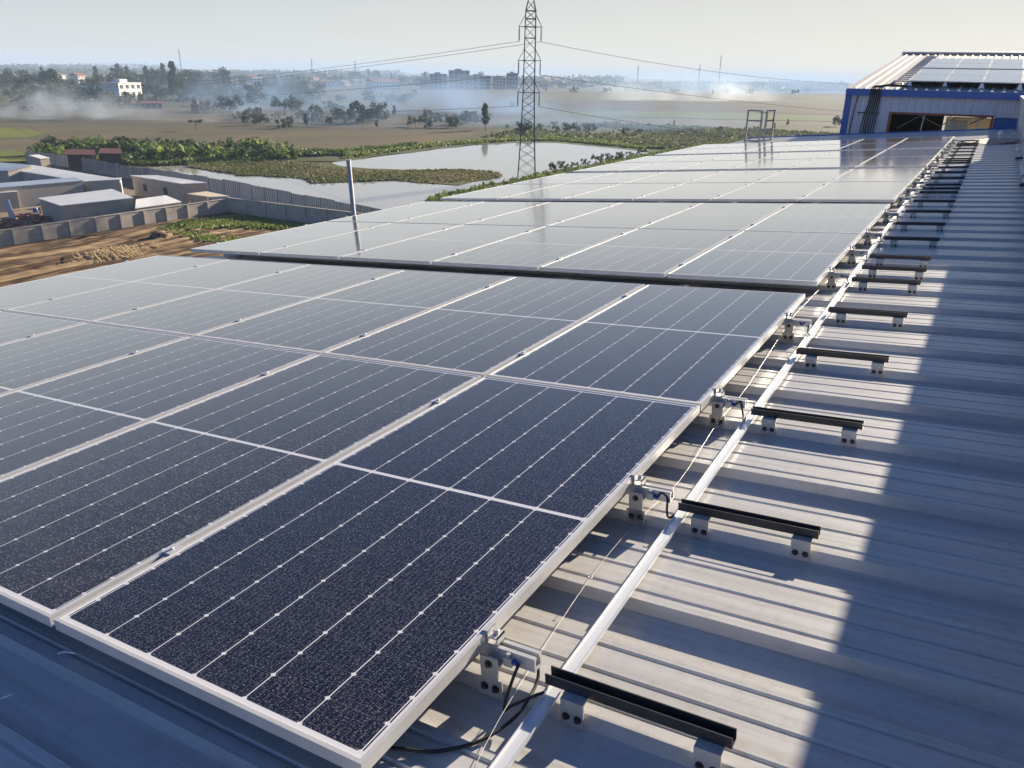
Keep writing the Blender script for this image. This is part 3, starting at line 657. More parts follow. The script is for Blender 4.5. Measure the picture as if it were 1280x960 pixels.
# grey pole just outside the eave
pb = onplane(447, 268, (-7.62, 0, 0), Vector((1, 0, 0)))
ztop = zat(pb.x, pb.y, 201)
t = thing('metal_pole', 'slim grey metal pole rising past the left eave in front of the pond', 'pole', (pb.x, pb.y, GZ))
mb = MB(); tl = Vector((rx.x, rx.y, 0)) * -.11
mb.tube([tl * -6.0, tl * .9 + Vector((0, 0, ztop - GZ))], .036, 12); mb.build('shaft', pm('dull_pole_steel', (0.46, 0.45, 0.43), (0.38, 0.37, 0.36), 3, .6, .1), t)
mb = MB(); mb.tube([tl * .9 + Vector((0, 0, ztop - GZ + .001)), tl * .9 + Vector((0, 0, ztop - GZ + .012))], .04, 12); mb.build('cap', M_GALV, t)

# ------------------------------------------------------------------ blue trimmed building across the roof end
BY = 31.2; BXL, BXR = -3.9, 16.0
bb = thing('blue_trimmed_building', 'higher grey metal building with blue trim and open slot across the roof end', 'building', (0, 0, 0))
SL = .098
def b2z(y): return 1.10 + SL * (y - (BY - .12))
def corr(mb, x0, x1, z0, z1, y, pitch=.25, d=.03):
    pts = []; x = x0
    while x < x1 - 1e-4:
        for dx, dy in ((0, 0), (.14, 0), (.165, -d), (.225, -d), (.25, 0)):
            xx = x + dx * pitch / .25
            if xx <= x1 + 1e-5: pts.append((xx, y + dy))
        x += pitch
    if pts[-1][0] < x1: pts.append((x1, y))
    for a, b in zip(pts, pts[1:]):
        if (b[0] - a[0]) > 1e-5: mb.face([(a[0], a[1], z0), (b[0], b[1], z0), (b[0], b[1], z1), (a[0], a[1], z1)])
OX0, OX1, OZ = -2.38, 0.78, .29
mb = MB(); corr(mb, BXL, OX0, -1.2, .9, BY); corr(mb, OX0, BXR, OZ + .02, .9, BY); corr(mb, 1.75, BXR, -1.2, OZ + .02, BY)
mb.build('wall', M_WALLG, bb, recalc=False)
mb = MB(); mb.box((BXL - .06, BY - .16, .87), (BXR, BY - .04, 1.095)); mb.build('fascia', M_BLUE, bb)
mb = MB(); mb.box((BXL - .06, BY - .05, -1.2), (BXL + .14, BY + .3, .868)); mb.build('corner_trim', M_BLUE, bb)
mb = MB()
for i in range(int((BXR - BXL) / .33)):
    x = BXL - .06 + i * .33
    poly = [(x, 0), (x + .22, 0), (x + .245, .045), (x + .30, .045), (x + .33, 0)]
    for (xa, za), (xb, zb_) in zip(poly, poly[1:]):
        mb.face([(xa, BY - .14, b2z(BY - .14) + za), (xb, BY - .14, b2z(BY - .14) + zb_), (xb, BY + 16, b2z(BY + 16) + zb_), (xa, BY + 16, b2z(BY + 16) + za)])
mb.build('roof', pm('weathered_roof_sheet', (0.42, 0.39, 0.36), (0.33, 0.30, 0.28), .8, .7, .0, stretch=(3, .4, 1), spec=.1), bb, recalc=False)
mb = MB(); zr = b2z(BY + 16); mb.prism([(0, BY + 15.7, zr + .03), (0, BY + 15.7, zr + .10), (0, BY + 16.1, zr + .15), (0, BY + 16.5, zr + .10), (0, BY + 16.5, zr - .2), (0, BY + 16.1, zr + .03)], (BXL - .06, 0, 0), (BXR, 0, 0)); mb.build('ridge_cap', M_GALV, bb)
mb = MB()
mb.box((OX0 - .03, BY - .06, OZ), (OX1 + .05, BY + .08, OZ + .07)); mb.box((OX0 - .03, BY - .06, -.9), (OX0 + .05, BY + .08, OZ)); mb.box((OX1 - .03, BY - .06, -.9), (OX1 + .05, BY + .08, OZ))
mb.build('opening_frame', M_ORANGE, bb)
for x in (-1.35, -.52, .35):
    mb = MB(); mb.bar((x, BY + .02, -.9), (x + .06, BY + .02, OZ), .03); mb.build('mullion', M_GALV, bb)
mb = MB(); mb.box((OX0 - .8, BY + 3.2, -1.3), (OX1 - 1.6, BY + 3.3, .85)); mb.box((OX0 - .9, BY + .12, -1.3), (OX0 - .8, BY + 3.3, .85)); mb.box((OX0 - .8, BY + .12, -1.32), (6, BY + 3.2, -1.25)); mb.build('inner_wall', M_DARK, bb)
mb = MB(); mb.box((OX1 - 1.6, BY + 5, -1.3), (6, BY + 5.1, .1)); mb.build('far_parapet', M_TAN, bb)
mb = MB()
for a, b in (((-2.2, -.25), (-1.5, .22)), ((-1.5, .22), (-.8, -.1)), ((-.8, -.1), (-.3, .22)), ((-.3, .2), (.6, .24)), ((.1, .0), (.5, .22))):
    mb.bar((a[0], BY + 1.2, a[1]), (b[0], BY + 1.2, b[1]), .035)
mb.build('roof_truss', M_LAD, bb)
mb = MB(); mb.box((OX1 + .06, BY + .02, -.9), (1.74, BY + .05, OZ)); mb.box((OX1 + .06, BY - .02, OZ - .02), (1.74, BY + .019, OZ + .018)); mb.build('blue_panel', M_BLUE, bb)
t = thing('carton', 'pale square carton standing in the open slot of the blue trimmed building', 'box', (-.25, BY + .35, 0))
mb = MB(); mb.box((-.33, 0, -.9), (.33, .5, .13)); mb.build('body', M_CARD, t)
mb = MB(); mb.box((-.06, -.004, -.9), (-.045, -.001, .13)); mb.build('tape', M_TAN, t)
# cable bundle on that wall
t = thing('cable_bundle', 'bundle of black cables hanging down the grey wall from the roof', 'cables', (0, 0, 0))
for i in range(6):
    x = -3.12 + i * .062; xb = -3.30 + i * .085
    mb = MB(); mb.tube(smooth([(xb, BY - .075, -1.0), (xb + .05, BY - .08, 0.0), (x, BY - .10, .75), (x, BY - .20, .95), (x + .01, BY - .20, 1.10), (x + .08, BY - .10, 1.19), (x + .3, BY + .02, 1.20 + .012 * i), (x + 1.1, BY + .10 + .02 * i, 1.20), (x + 2.2, BY + .25, 1.22)]), .021, 7); mb.build('cable', M_CABLE, t)
mb = MB(); mb.bar((-3.45, BY - .115, .30), (-2.72, BY - .115, .30), .03, .04); mb.build('support_bar', M_BLACK, t)
mb = MB(); mb.tube(smooth([(-3.66, BY - .06, -1.0), (-3.60, BY - .06, .2), (-3.55, BY - .06, .86)]), .018, 6); tag(mb.build('drain_cable', M_CABLE), 'single thin black cable down the wall beside the blue corner trim', 'cable')
# upper roof: cable tray and panels
n2 = Vector((0, -SL, 1)).normalized()
def on2(u, v, h=0.0): return onplane(u, v, (0, BY - .12, 1.10 + h), n2)
t = thing('cable_tray', 'narrow ladder type cable tray climbing the upper roof beside its panels', 'cable tray', (0, 0, 0))
p0 = on2(1118, 102, .1); p1 = on2(1160, 69, .1); off = Vector((.55, 0, 0))
for o_ in (Vector((0, 0, 0)), off):
    mb = MB(); mb.bar(p0 + o_, p1 + o_, .05, .1); mb.build('side_rail', M_GALV, t)
mb = MB()
for i in range(17):
    q0 = p0.lerp(p1, (i + .3) / 17.5); mb.bar(q0, q0 + off, .10, .05)
mb.build('rungs', M_GALV, t)
a0 = on2(1150, 102, .22); a1 = on2(1176, 71, .22)
upl = (a1.y - a0.y)
rowy = [a0.y + .15, a0.y + .15 + 2.32, a0.y + .15 + 2.32 * 2 + .5, a0.y + .15 + 2.32 * 3 + .5]
ang = math.atan(SL)
un = ['lowest row', 'second row', 'third row', 'top row']
for r in range(4):
    for c in range(5):
        o = dup(pan); o.rotation_euler = (ang, 0, 0)
        o.location = (-2.05 + c * CW + (rowy[r] - rowy[0]) * .0, rowy[r], b2z(rowy[r]) + .24)
        o['label'] = 'solar panel on the upper roof, %s, %s from the cable tray' % (un[r], ORD[c]); o['group'] = 'solar panels on the upper roof'
for c in range(6):
    t = thing('panel_foot', '%s pale foot from the cable tray, under the lowest upper roof panels' % ORD[c], 'bracket', (-2.0 + c * 1.12, rowy[0] + .06, b2z(rowy[0]) - .01), 'pale feet under the upper roof panels')
    mb = MB(); mb.box((-.10, -.05, 0), (.10, .05, .05)); mb.prism([(-.09, -.03, .05), (.09, -.03, .05), (.03, -.03, .21), (-.03, -.03, .21)], (0, 0, 0), (0, .06, 0)); mb.build('bracket', M_WHITE, t)

# ------------------------------------------------------------------ lattice pylon and lines
pyb = G(658, 226); PX, PY = pyb.x, pyb.y
def pz(v): return zat(PX, PY, v) - GZ
t = thing('pylon', 'tall dark steel lattice pylon with three crossarm levels beside the pond', 'pylon', (PX, PY, GZ + .3), rz=math.radians(31))
lev = [(0, 1.62), (pz(200), 1.42), (pz(178), 1.27), (pz(158), 1.17), (pz(138), 1.08), (pz(118), 1.0), (pz(104), .98), (pz(90), .96), (pz(78), .95), (pz(64), .94), (pz(50), .92), (pz(36), .9), (pz(26), .88), (pz(16), .86), (pz(4), .50), (pz(-14), .12)]
def corner(i, k):
    z, h = lev[i]; sx, sy = ((-1, -1), (1, -1), (1, 1), (-1, 1))[k % 4]; return Vector((sx * h, sy * h, z))
for k in range(4):
    mb = MB()
    for i in range(len(lev) - 1): mb.bar(corner(i, k), corner(i + 1, k), .13)
    mb.build('leg', M_STEELP, t)
mb = MB()
for i in range(len(lev) - 1):
    for k in range(4):
        n = 2 if lev[i][1] > 1.0 and i < 5 else 1
        for q in range(n):
            f0, f1 = q / n, (q + 1) / n
            A0, A1 = corner(i, k), corner(i + 1, k); B0, B1 = corner(i, k + 1), corner(i + 1, k + 1)
            mb.bar(A0.lerp(A1, f0), B0.lerp(B1, f1), .055); mb.bar(B0.lerp(B1, f0), A0.lerp(A1, f1), .055)
        if i in (5, 8, 10, 11, 12, 13): mb.bar(corner(i, k), corner(i, k + 1), .10)
mb.build('bracing', M_STEELP, t)
att = []
for v in (118, 78, 36):
    z = pz(v); w = 2.0
    mb = MB()
    for sy in (-.45, .45):
        mb.bar((-w, 0, z), (0, sy * 1.6, z), .10); mb.bar((w, 0, z), (0, sy * 1.6, z), .10)
    mb.bar((-w, 0, z), (w, 0, z), .12)
    for s in (-1, 1):
        for sy in (-.8, .8): mb.bar((s * w, 0, z), (s * .9, sy, z + 1.9), .06)
    ca_ = mb.build('crossarm', M_STEELP, t)
    for s in (-1, 1):
        mb = MB(); mb.tube([(s * (w - .1), 0, z), (s * (w - .1), 0, z - 2.3)], .07, 8)
        for q in range(9): mb.tube([(s * (w - .1), 0, z - .35 - q * .2), (s * (w - .1), 0, z - .42 - q * .2)], .15, 8)
        mb.build('insulator', M_STEELP, ca_)
        att.append((v, s, Matrix.Translation(t.location) @ Matrix.Rotation(math.radians(31), 4, 'Z') @ Vector((s * (w - .1), 0, z - 2.32))))
def line(label, a, b, sag, r=.035):
    a, b = Vector(a), Vector(b); mb = MB()
    mb.tube([a.lerp(b, i / 40) - Vector((0, 0, 4 * sag * (i / 40) * (1 - i / 40))) for i in range(41)], r, 5)
    tag(mb.build('power_line', M_LINE), label, 'power line', 'power lines strung from the pylon')
def farpt(u, v, dist):
    d = ray(u, v); return CP + d * dist
def A(v, s): return next(p for vv, ss, p in att if vv == v and ss == s)
line('power line to the left from the top crossarm, left arm', A(36, -1), farpt(-60, 98, 420), 6)
line('power line to the left from the top crossarm, right arm', A(36, 1), farpt(-60, 103, 430), 6)
line('power line to the right from the top crossarm', A(36, 1), farpt(1290, 98, 210), 4)
line('power line to the right from the middle crossarm', A(78, 1), farpt(1290, 152, 190), 1.5)
line('power line to the right from the lowest crossarm', A(118, 1), farpt(1100, 186, 170), 1)
line('power line to the left from the middle crossarm', A(78, -1), farpt(-60, 112, 420), 5)
line('power line to the left from the lowest crossarm', A(118, -1), farpt(-60, 136, 420), 3)

# ------------------------------------------------------------------ compound: walls, sheds, fence
def pwall(name, label, a, b, h, n, mat, thick=.14, post=.22, parent=None):
    a, b = Vector(a), Vector(b); L = (b - a).length; d = (b - a).normalized(); nn = Vector((d.y, -d.x, 0))
    t = thing(name, label, 'wall', a, rz=math.atan2(d.y, d.x))
    for i in range(n):
        s0, s1 = L * i / n, L * (i + 1) / n
        mb = MB(); mb.box((s0 + post / 2 + .002, -thick / 2, 0), (s1 - post / 2 - .002, thick / 2, h))
        mb.build('wall_panel', mat, t)
    for i in range(n + 1):
        s = L * i / n; mb = MB(); mb.box((s - post / 2, -thick / 2 - .22, 0), (s + post / 2, thick / 2 + .02, h - .02)); mb.build('pilaster', M_CONC2, t)
    mb = MB(); mb.box((-.1, -thick / 2 - .06, h + .003), (L + .1, thick / 2 + .06, h + .07)); mb.build('coping', M_CONC2, t)
    return t
hwl = zat(G(5, 304).x, G(5, 304).y, 283) - GZ
pwall('concrete_wall', 'grey concrete boundary wall with pilasters behind the tilled plot', wallA, wallC, hwl, 11, M_CONC)
pwall('concrete_wall', 'shaded grey concrete wall running from the grass corner toward the roof', wallC + Vector((.2, .2, 0)), wallD, hwl + .15, 9, M_CONC)
def shed(label, roofpx, h0, h1, wall, roofm, name='shed', over=.25, wins=0):
    """roofpx: four roof corners near-left, near-right, far-right, far-left at height h0 (near) and h1 (far)"""
    hs = (h0, h0, h1, h1); P = [G(u, v, GZ + h) for (u, v), h in zip(roofpx, hs)]
    c = sum((Vector((p.x, p.y, 0)) for p in P), Vector()) / 4
    t = thing(name, label, 'shed', (c.x, c.y, GZ))
    Q = [p - Vector((c.x, c.y, GZ)) for p in P]
    mb = MB(); ins = [Vector((q.x * .965, q.y * .965, q.z - .1)) for q in Q]
    mb.hexa([Vector((q.x, q.y, 0)) for q in ins] + ins); mb.build('walls', wall, t)
    mb = MB(); mb.hexa([q - Vector((0, 0, .09)) for q in Q] + Q); mb.build('roof', roofm, t)
    if wins:
        e0, e1 = Q[0], Q[1]; d = (e1 - e0); nn = Vector((d.y, -d.x, 0)).normalized()
        if nn.dot(Vector((CP.x - c.x, CP.y - c.y, 0))) < 0: nn = -nn
        for i in range(wins):
            q = ins[0].lerp(ins[1], (i + .6) / (wins + .4)); m = MB(); d1 = d.normalized()
            m.hexa([q + d1 * sx * .5 + nn * sn + Vector((0, 0, sz - q.z)) for sz in (1.0, 2.0) for sx, sn in ((-1, -.05), (1, -.05), (1, .012), (-1, .012))]); m.build('window', M_DARK, t)
    return t
shed('low grey block shed with pale sheet roof right behind the concrete wall', [(47, 247.5), (76, 257), (167, 247), (140, 236)], 2.5, 2.8, M_BLOCK, M_SHEET)
shed('low lean-to with bright flat roof beside the concrete wall', [(169, 260), (227, 252), (207, 244), (170, 249)], 1.9, 2.1, M_BLOCK, M_SHEETW)
shed('tall dark grey shed with white roof near the blue hoarding', [(163, 219), (227, 229.5), (259, 228), (197, 219)], 3.0, 3.2, M_BLOCK, M_SHEETW, wins=2)
shed('long shed with cream white roof in the compound', [(14, 212), (105, 226.5), (152, 224), (40, 206)], 3.0, 3.4, M_CONC2, M_SHEETW, wins=2)
shed('long shed with bluish roof at the left edge of the compound', [(-40, 214), (10, 213), (40, 206), (-40, 200)], 3.3, 3.8, M_CONC2, M_SHEETB)
shed('tan block building with blue roof edge behind the grey shed', [(-30, 237), (105, 225.5), (94, 221.5), (-30, 231)], 3.2, 3.3, M_CONC2, M_SHEETB)
shed('small pale roofed shed cut by the left edge of view', [(-40, 244), (22, 239), (8, 232), (-40, 236)], 2.6, 2.6, M_CONC2, M_SHEETW)
shed('corrugated store with crumpled grey sheet wall behind the sheds', [(110, 228), (150, 226), (152, 222), (112, 223)], 2.6, 2.6, M_SHEET, M_SHEET)
t = thing('awning', 'thin pale awning on posts between the dark shed and wall corner', 'awning', G(262, 258))
A4 = [G(u, v, GZ + 2.2) - t.location for u, v in ((234, 242), (262, 246), (287, 245), (258, 239))]
mb = MB(); mb.hexa([q - Vector((0, 0, .08)) for q in A4] + A4); mb.build('canopy', M_CARD, t)
for q in A4: mb = MB(); mb.bar((q.x * .95, q.y * .95, 0), (q.x * .95, q.y * .95, q.z - .08), .12); mb.build('post', M_WOOD, t)
# clutter in the yard
def rubble(label, u, v, n, s, mat, name='brick_pile', cat='pile'):
    c = G(u, v); t = MB(); rnd = random.Random(int(u * 7 + v))
    for i in range(n):
        M_ = Matrix.Translation(Vector((rnd.gauss(0, s), rnd.gauss(0, s * .6), .12 + rnd.random() * .5))) @ Matrix.Rotation(rnd.random() * 3, 4, 'Z') @ Matrix.Rotation(rnd.uniform(-.5, .5), 4, 'X')
        t.box((-.35, -.2, -.12), (.35, .2, .12), M_)
    o = t.build(name, mat); o.location = c; return tag(o, label, cat)
rubble('heap of red brick rubble beside the concrete wall', 22, 283, 90, 1.5, M_BRICK)
rubble('low spread of reddish broken bricks near the grey shed', 45, 276, 50, 1.2, M_BRICK)
rubble('dark scrap heap between the sheds', 215, 247, 40, 1.4, M_GALV, 'scrap_heap')
c = G(17, 277); mb = MB(); mb.box((-.6, -.04, 0), (.6, .04, 2.6), Matrix.Rotation(-.25, 4, 'Y')); o = mb.build('leaning_sheet', M_SHEETB); o.location = c; tag(o, 'grey blue sheet leaning upright in the cluttered yard', 'metal sheet')
c = G(33, 270); mb = MB(); mb.box((-.3, -2.2, .9), (.3, 2.2, 1.0)); 
for y in (-1.9, 1.9): mb.box((-.2, y - .06, 0), (.2, y + .06, .9))
o = mb.build('plank_table', M_WOOD); o.location = c; tag(o, 'pale timber plank table in the cluttered yard', 'table')
c = G(45, 266); mb = MB(); mb.tube([(0, 0, 0), (0, 0, .85)], .3, 14); mb.tube([(0, 0, .3), (0, 0, .33)], .32, 14); o = mb.build('blue_drum', M_BLUE); o.location = c; tag(o, 'small blue drum beside the grey block shed', 'drum')
def fence(name, label, px, h, mat, seg=3.4):
    P = [G(u, v) for u, v in px]; t = thing(name, label, 'fence', P[0])
    mb = MB(); rnd = random.Random(len(px)); posts = []
    for a, b in zip(P, P[1:]):
        n = max(1, int((b - a).length / seg))
        for i in range(n):
            q0, q1 = a.lerp(b, i / n) - P[0], a.lerp(b, (i + 1) / n) - P[0]; hh = h * rnd.uniform(.93, 1.05); nn = Vector((q1.y - q0.y, -(q1.x - q0.x), 0)).normalized() * .012
            mm = 14
            for j in range(mm):
                r0, r1 = q0.lerp(q1, j / mm), q0.lerp(q1, (j + 1) / mm); w0 = nn * (1 if j % 2 else -1); w1 = w0
                mb.face([r0 + w0, r1 + w1, r1 + w1 + Vector((0, 0, hh)), r0 + w0 + Vector((0, 0, hh))])
            posts.append(q0)
    mb.build('sheeting', mat, t, recalc=False)
    mb = MB()
    for q in posts: mb.bar(q + Vector((.06, -.06, 0)), q + Vector((.06, -.06, h * 1.02)), .08)
    mb.build('posts', M_GALV, t)
fence('metal_fence', 'long blue grey sheet fence between the compound and the pond', [(105, 214), (165, 224), (262, 240), (300, 247), (440, 277), (520, 294)], 2.3, M_FENCE)
fence('metal_fence', 'pale patched sheet fence left of the red roofed hut', [(34, 204), (70, 207), (122, 215)], 2.3, M_CONC2)
shed('small open grey hut at the far end of the pale fence', [(36, 194), (50, 198), (62, 197), (48, 193)], 2.6, 2.6, M_BLOCK, M_SHEETW)
# straw and soil heap
c = G(203, 299); mb = MB(); mb.blob((0, 0, 0), 1.0, 4, (1.25, 1.25, .95), .25, 3); o = mb.build('soil_heap', M_SOIL); o.location = c; tag(o, 'brown soil heap on the tilled plot', 'heap')
mb = MB(); rnd = random.Random(11); base = G(140, 321)
for i in range(260):
    q = dirw * rnd.gauss(0, 1.5) + nrm * rnd.gauss(0, .7); a = rnd.uniform(-.6, .6); l = rnd.uniform(.8, 2.0)
    d = (nrm * math.cos(a) + dirw * math.sin(a)).normalized()
    mb.bar(q + Vector((0, 0, .5 + rnd.random() * .5)), q + d * l + Vector((0, 0, .1)), .07, .03)
o = mb.build('straw_pile', M_STRAW); o.location = base; tag(o, 'loose bent yellow straw lying on the tilled plot', 'straw')

# ------------------------------------------------------------------ vegetation
def crown_mesh(name, mat, blobs, n, size, seed):
    rnd = random.Random(seed); mb = MB()
    for i in range(n):
        c, r = blobs[rnd.randrange(len(blobs))]
        d = Vector((rnd.gauss(0, 1), rnd.gauss(0, 1), rnd.gauss(0, 1))).normalized() * r * (rnd.random() ** .33)
        p = Vector(c) + Vector((d.x, d.y, d.z * .85)); s = size * rnd.uniform(.5, 1.3)
        a = Vector((rnd.gauss(0, 1), rnd.gauss(0, 1), rnd.gauss(0, .6))).normalized(); b = a.cross(Vector((rnd.gauss(0, 1), rnd.gauss(0, 1), rnd.gauss(0, 1)))).normalized()
        mb.face([p + a * s, p + b * s * .6, p - a * s * .8, p - b * s * .6])
    me = mb.build(name, mat, recalc=False); d = me.data; bpy.data.objects.remove(me); return d
def trunk_mesh(h, r, seed):
    rnd = random.Random(seed); mb = MB(); mb.tube([(0, 0, 0), (.02, .01, h * .5), (.03, 0, h)], r, 7, r * .5)
    for i in range(5):
        a = rnd.random() * 6.28; mb.tube([(.02, 0, h * (.55 + .08 * i)), (math.cos(a) * .22, math.sin(a) * .22, h * (.8 + .08 * i) + .1)], r * .4, 5, r * .15)
    o = mb.build('trunk', M_BARK); d = o.data; bpy.data.objects.remove(o); return d
# unit trees: height 1
protos = []
def lump(seed, kind):
    rnd = random.Random(seed); bl = []
    if kind == 'round':
        for i in range(12): bl.append(((rnd.uniform(-.26, .26), rnd.uniform(-.26, .26), rnd.uniform(.38, .84)), rnd.uniform(.10, .19)))
    elif kind == 'tall':
        for i in range(12): z = .28 + .62 * i / 11; bl.append(((rnd.uniform(-.12, .12) * (1.2 - z), rnd.uniform(-.12, .12) * (1.2 - z), z), rnd.uniform(.08, .15) * (1.25 - z * .6)))
    elif kind == 'flat':
        for i in range(12): bl.append(((rnd.uniform(-.55, .55), rnd.uniform(-.55, .55), rnd.uniform(.70, .86)), rnd.uniform(.10, .17)))
    else:
        for i in range(13): bl.append(((rnd.uniform(-.55, .55), rnd.uniform(-.4, .4), rnd.uniform(.15, .75)), rnd.uniform(.14, .26)))
    return bl
for kind, hh in (('round', .42), ('tall', .35), ('flat', .68), ('bush', .25)):
    for s in range(2):
        protos.append((kind, crown_mesh('crown', M_LEAF1 if s == 0 else M_LEAF2, lump(s * 7 + len(kind), kind), 1100, .042 if kind != 'bush' else .055, s + 3), trunk_mesh(hh, .022, s)))
treen = {}
def tree(kind, s, p, h, label, group, name='tree', wide=1.0):
    k, cm, tm = [q for q in protos if q[0] == kind][s]
    t = thing(name, label, 'tree' if name != 'bush' else 'bush', p, group, rz=random.random() * 6.28)
    c = bpy.data.objects.new('crown', cm); sc.collection.objects.link(c); c.parent = t; c.scale = (h * wide, h * wide, h)
    r = bpy.data.objects.new('trunk', tm); sc.collection.objects.link(r); r.parent = t; r.scale = (h, h, h)
    return t
def ptree(kind, s, u, vb, vt, label, group, name='tree', wide=1.0):
    p = G(u, vb); tree(kind, s, p, (vb - vt) * depth(p) / FPX * 1.04, label, group, name, wide)
GM = 'trees in the smoke beyond the fields'
special = [('round', 0, 401, 127, 104, 'slender dark tree at the edge of the green field'), ('round', 1, 445, 154, 124, 'leafy tree at the left end of the smoky hedge'), ('bush', 0, 473, 154, 127, 'broad dark thicket tree in the middle of the smoky hedge'),
    ('round', 0, 507, 131, 117, 'small round dark tree alone in the dry field'), ('round', 0, 535, 154, 137, 'small leaning tree in the gap of the smoky hedge'), ('bush', 1, 566, 160, 143, 'low spreading tree near the smoky pond edge'), ('tall', 0, 607, 163, 131, 'tallest pointed tree left of the pylon'),
    ('round', 0, 320, 139, 105, 'big dark round tree beside the smoke on the left half'), ('bush', 0, 356, 142, 120, 'bushy dark tree right of the big round tree'), ('tall', 1, 219, 117, 79, 'tall full tree rising above the town at left'),
    ('tall', 0, 185, 107, 84, 'dark tree directly behind the white house'), ('tall', 0, 150, 104, 81, 'feathery tree above the white house, left side'), ('tall', 1, 122, 107, 84, 'medium tree over the blue roofed houses'), ('flat', 0, 246, 164, 150, 'flat umbrella shaped tree standing in the smoky field'),
    ('round', 1, 107, 138, 121, 'brownish bare looking tree in front of the white house'), ('round', 0, 136, 134, 114, 'dark bush tree touching the white house'), ('round', 1, 65, 118, 84, 'large pale green tree in the left town'), ('round', 0, 32, 123, 97, 'dark tree near the left edge in the town'), ('bush', 0, 8, 124, 96, 'wide dark tree at the very left edge'),
    ('round', 0, 280, 116, 86, 'dark tree by the red roofed row of houses'), ('bush', 1, 306, 126, 106, 'thicket between the town and the big round tree'), ('bush', 0, 80, 128, 114, 'low dark bush below the left town'), ('bush', 0, 288, 141, 118, 'dark bush in blue smoke left of the big tree'), ('bush', 1, 262, 139, 124, 'pale bush in blue smoke by the brick hut'),
    ('bush', 0, 655, 168, 151, 'dark bush right behind the pylon'), ('bush', 0, 712, 166, 152, 'dark rounded bush right of the pylon'), ('bush', 1, 735, 164, 153, 'pale rounded bush right of the pylon'), ('round', 0, 640, 136, 127, 'tiny lone tree left of the pylon in the dry field'), ('bush', 1, 780, 170, 158, 'bush at the far right end of the pond'), ('bush', 0, 1045, 158, 144, 'dark bush beside the blue corner trim'),
    ('bush', 0, 395, 147, 130, 'hedge tree under the slender dark tree'), ('bush', 1, 420, 146, 133, 'low hedge tree left of the smoky hedge')]
for kind, s, u, vb, vt, lab in special: ptree(kind, s, u, vb, vt, lab, GM, wide=1.0)
rnd = random.Random(5)
zone = [('in the left town', 0, 260, 103, 116, 14, 26, 34), ('along the left field edge', 0, 390, 121, 140, 12, 22, 58), ('among the left houses', 0, 390, 106, 122, 10, 18, 56), ('in the middle town', 260, 640, 99, 112, 6, 13, 44), ('on the far right plain', 680, 1050, 107, 119, 4, 9, 30), ('along the smoky hedge', 290, 610, 146, 161, 8, 17, 50), ('beyond the smoky hedge', 270, 520, 122, 142, 7, 14, 30), ('behind the pond', 630, 1000, 156, 170, 4, 9, 30)]
for zn, u0, u1, v0, v1, h0, h1, n in zone:
    us = sorted(rnd.uniform(u0, u1) for _ in range(n))
    for i, u in enumerate(us):
        vb = rnd.uniform(v0, v1); k = rnd.choice(['round', 'bush', 'bush', 'tall'] if i % 3 else ['bush'])
        ptree(k, rnd.randrange(2), u, vb, vb - rnd.uniform(h0, h1), '%s small tree from the left, %s' % (ORD[i], zn), 'small trees ' + zn)
# bushes at the pond's near bank
for i in range(9):
    u = 690 + i * 14; v = 213 - i * 2.55
    p = G(u, v + 1, GZ + .4); tree('bush', i % 2, p, rnd.uniform(1.2, 2.1), '%s bush from the left on the near pond bank above the panels' % ORD[i], 'bushes on the near pond bank', 'bush')
# banana plants and shrubs beyond the pond
def banana_mesh(seed):
    rnd = random.Random(seed); mb = MB()
    for i in range(15):
        a = i * 2.4 + rnd.uniform(-.3, .3); d = Vector((math.cos(a), math.sin(a), 0)); w = Vector((-d.y, d.x, 0)); l = rnd.uniform(1.5, 2.3); up = rnd.uniform(.7, 1.9); pr = None
        for k in range(6):
            t = k / 5; p = Vector((0, 0, .55)) + d * l * t + Vector((0, 0, up * math.sin(t * 2.3) * 1.1)); ww = w * .34 * math.sin(math.pi * min(1, t * .85 + .12)) + Vector((0, 0, -.06))
            cur = (p - ww, p, p + ww)
            if pr: mb.face([pr[0], pr[1], cur[1], cur[0]]); mb.face([pr[1], pr[2], cur[2], cur[1]])
            pr = cur
    o = mb.build('leaves', M_BAN, recalc=False); d = o.data; bpy.data.objects.remove(o)
    mb = MB(); mb.tube([(0, 0, 0), (.05, 0, .8)], .14, 7, .09); o = mb.build('stem', M_LEAF2); e = o.data; bpy.data.objects.remove(o); return d, e
BM = [banana_mesh(i) for i in range(3)]
rnd = random.Random(21)
bpts = [(u, 203.5 - max(0, (u - 250)) * .012 - rnd.uniform(0, 13) * (1 if u < 330 else .6)) for u in [50 + i * 6.2 for i in range(52)]]
for u, v in bpts:
    if 75 < u < 158 and v > 195: v -= 10
    p = G(u, v); lm, sm = BM[rnd.randrange(3)]
    t = thing('banana_plant', 'broad leaved green banana plant in the dense grove beyond the compound fence', 'banana plant', p, 'banana plants in the grove', rz=rnd.random() * 6.28)
    s = rnd.uniform(.9, 1.4)
    for nm, me in (('leaves', lm), ('stem', sm)):
        o = bpy.data.objects.new(nm, me); sc.collection.objects.link(o); o.parent = t; o.scale = (s, s, s)
for i, (u, vb, vt) in enumerate([(66, 194, 170), (90, 187, 172), (150, 189, 170), (160, 191, 168), (178, 190, 171), (184, 191, 173), (205, 190, 176), (240, 188, 172), (262, 189, 176), (300, 190, 178), (112, 186, 175), (225, 188, 177), (340, 191, 182)]):
    ptree('bush' if i % 3 else 'round', i % 2, u, vb, vt, '%s dark shrub from the left rising among the banana plants' % ORD[sorted([66, 90, 150, 160, 178, 184, 205, 240, 262, 300, 112, 225, 340]).index(u)], 'dark shrubs in the banana grove', 'bush')
blades('grove_undergrowth', region([(48, 199), (110, 205), (200, 208), (300, 202), (370, 200), (360, 192), (250, 190), (160, 190), (60, 188)]), 3000, .4, 1.3, .4, M_GRASS, GZ + .1, 0, 12)
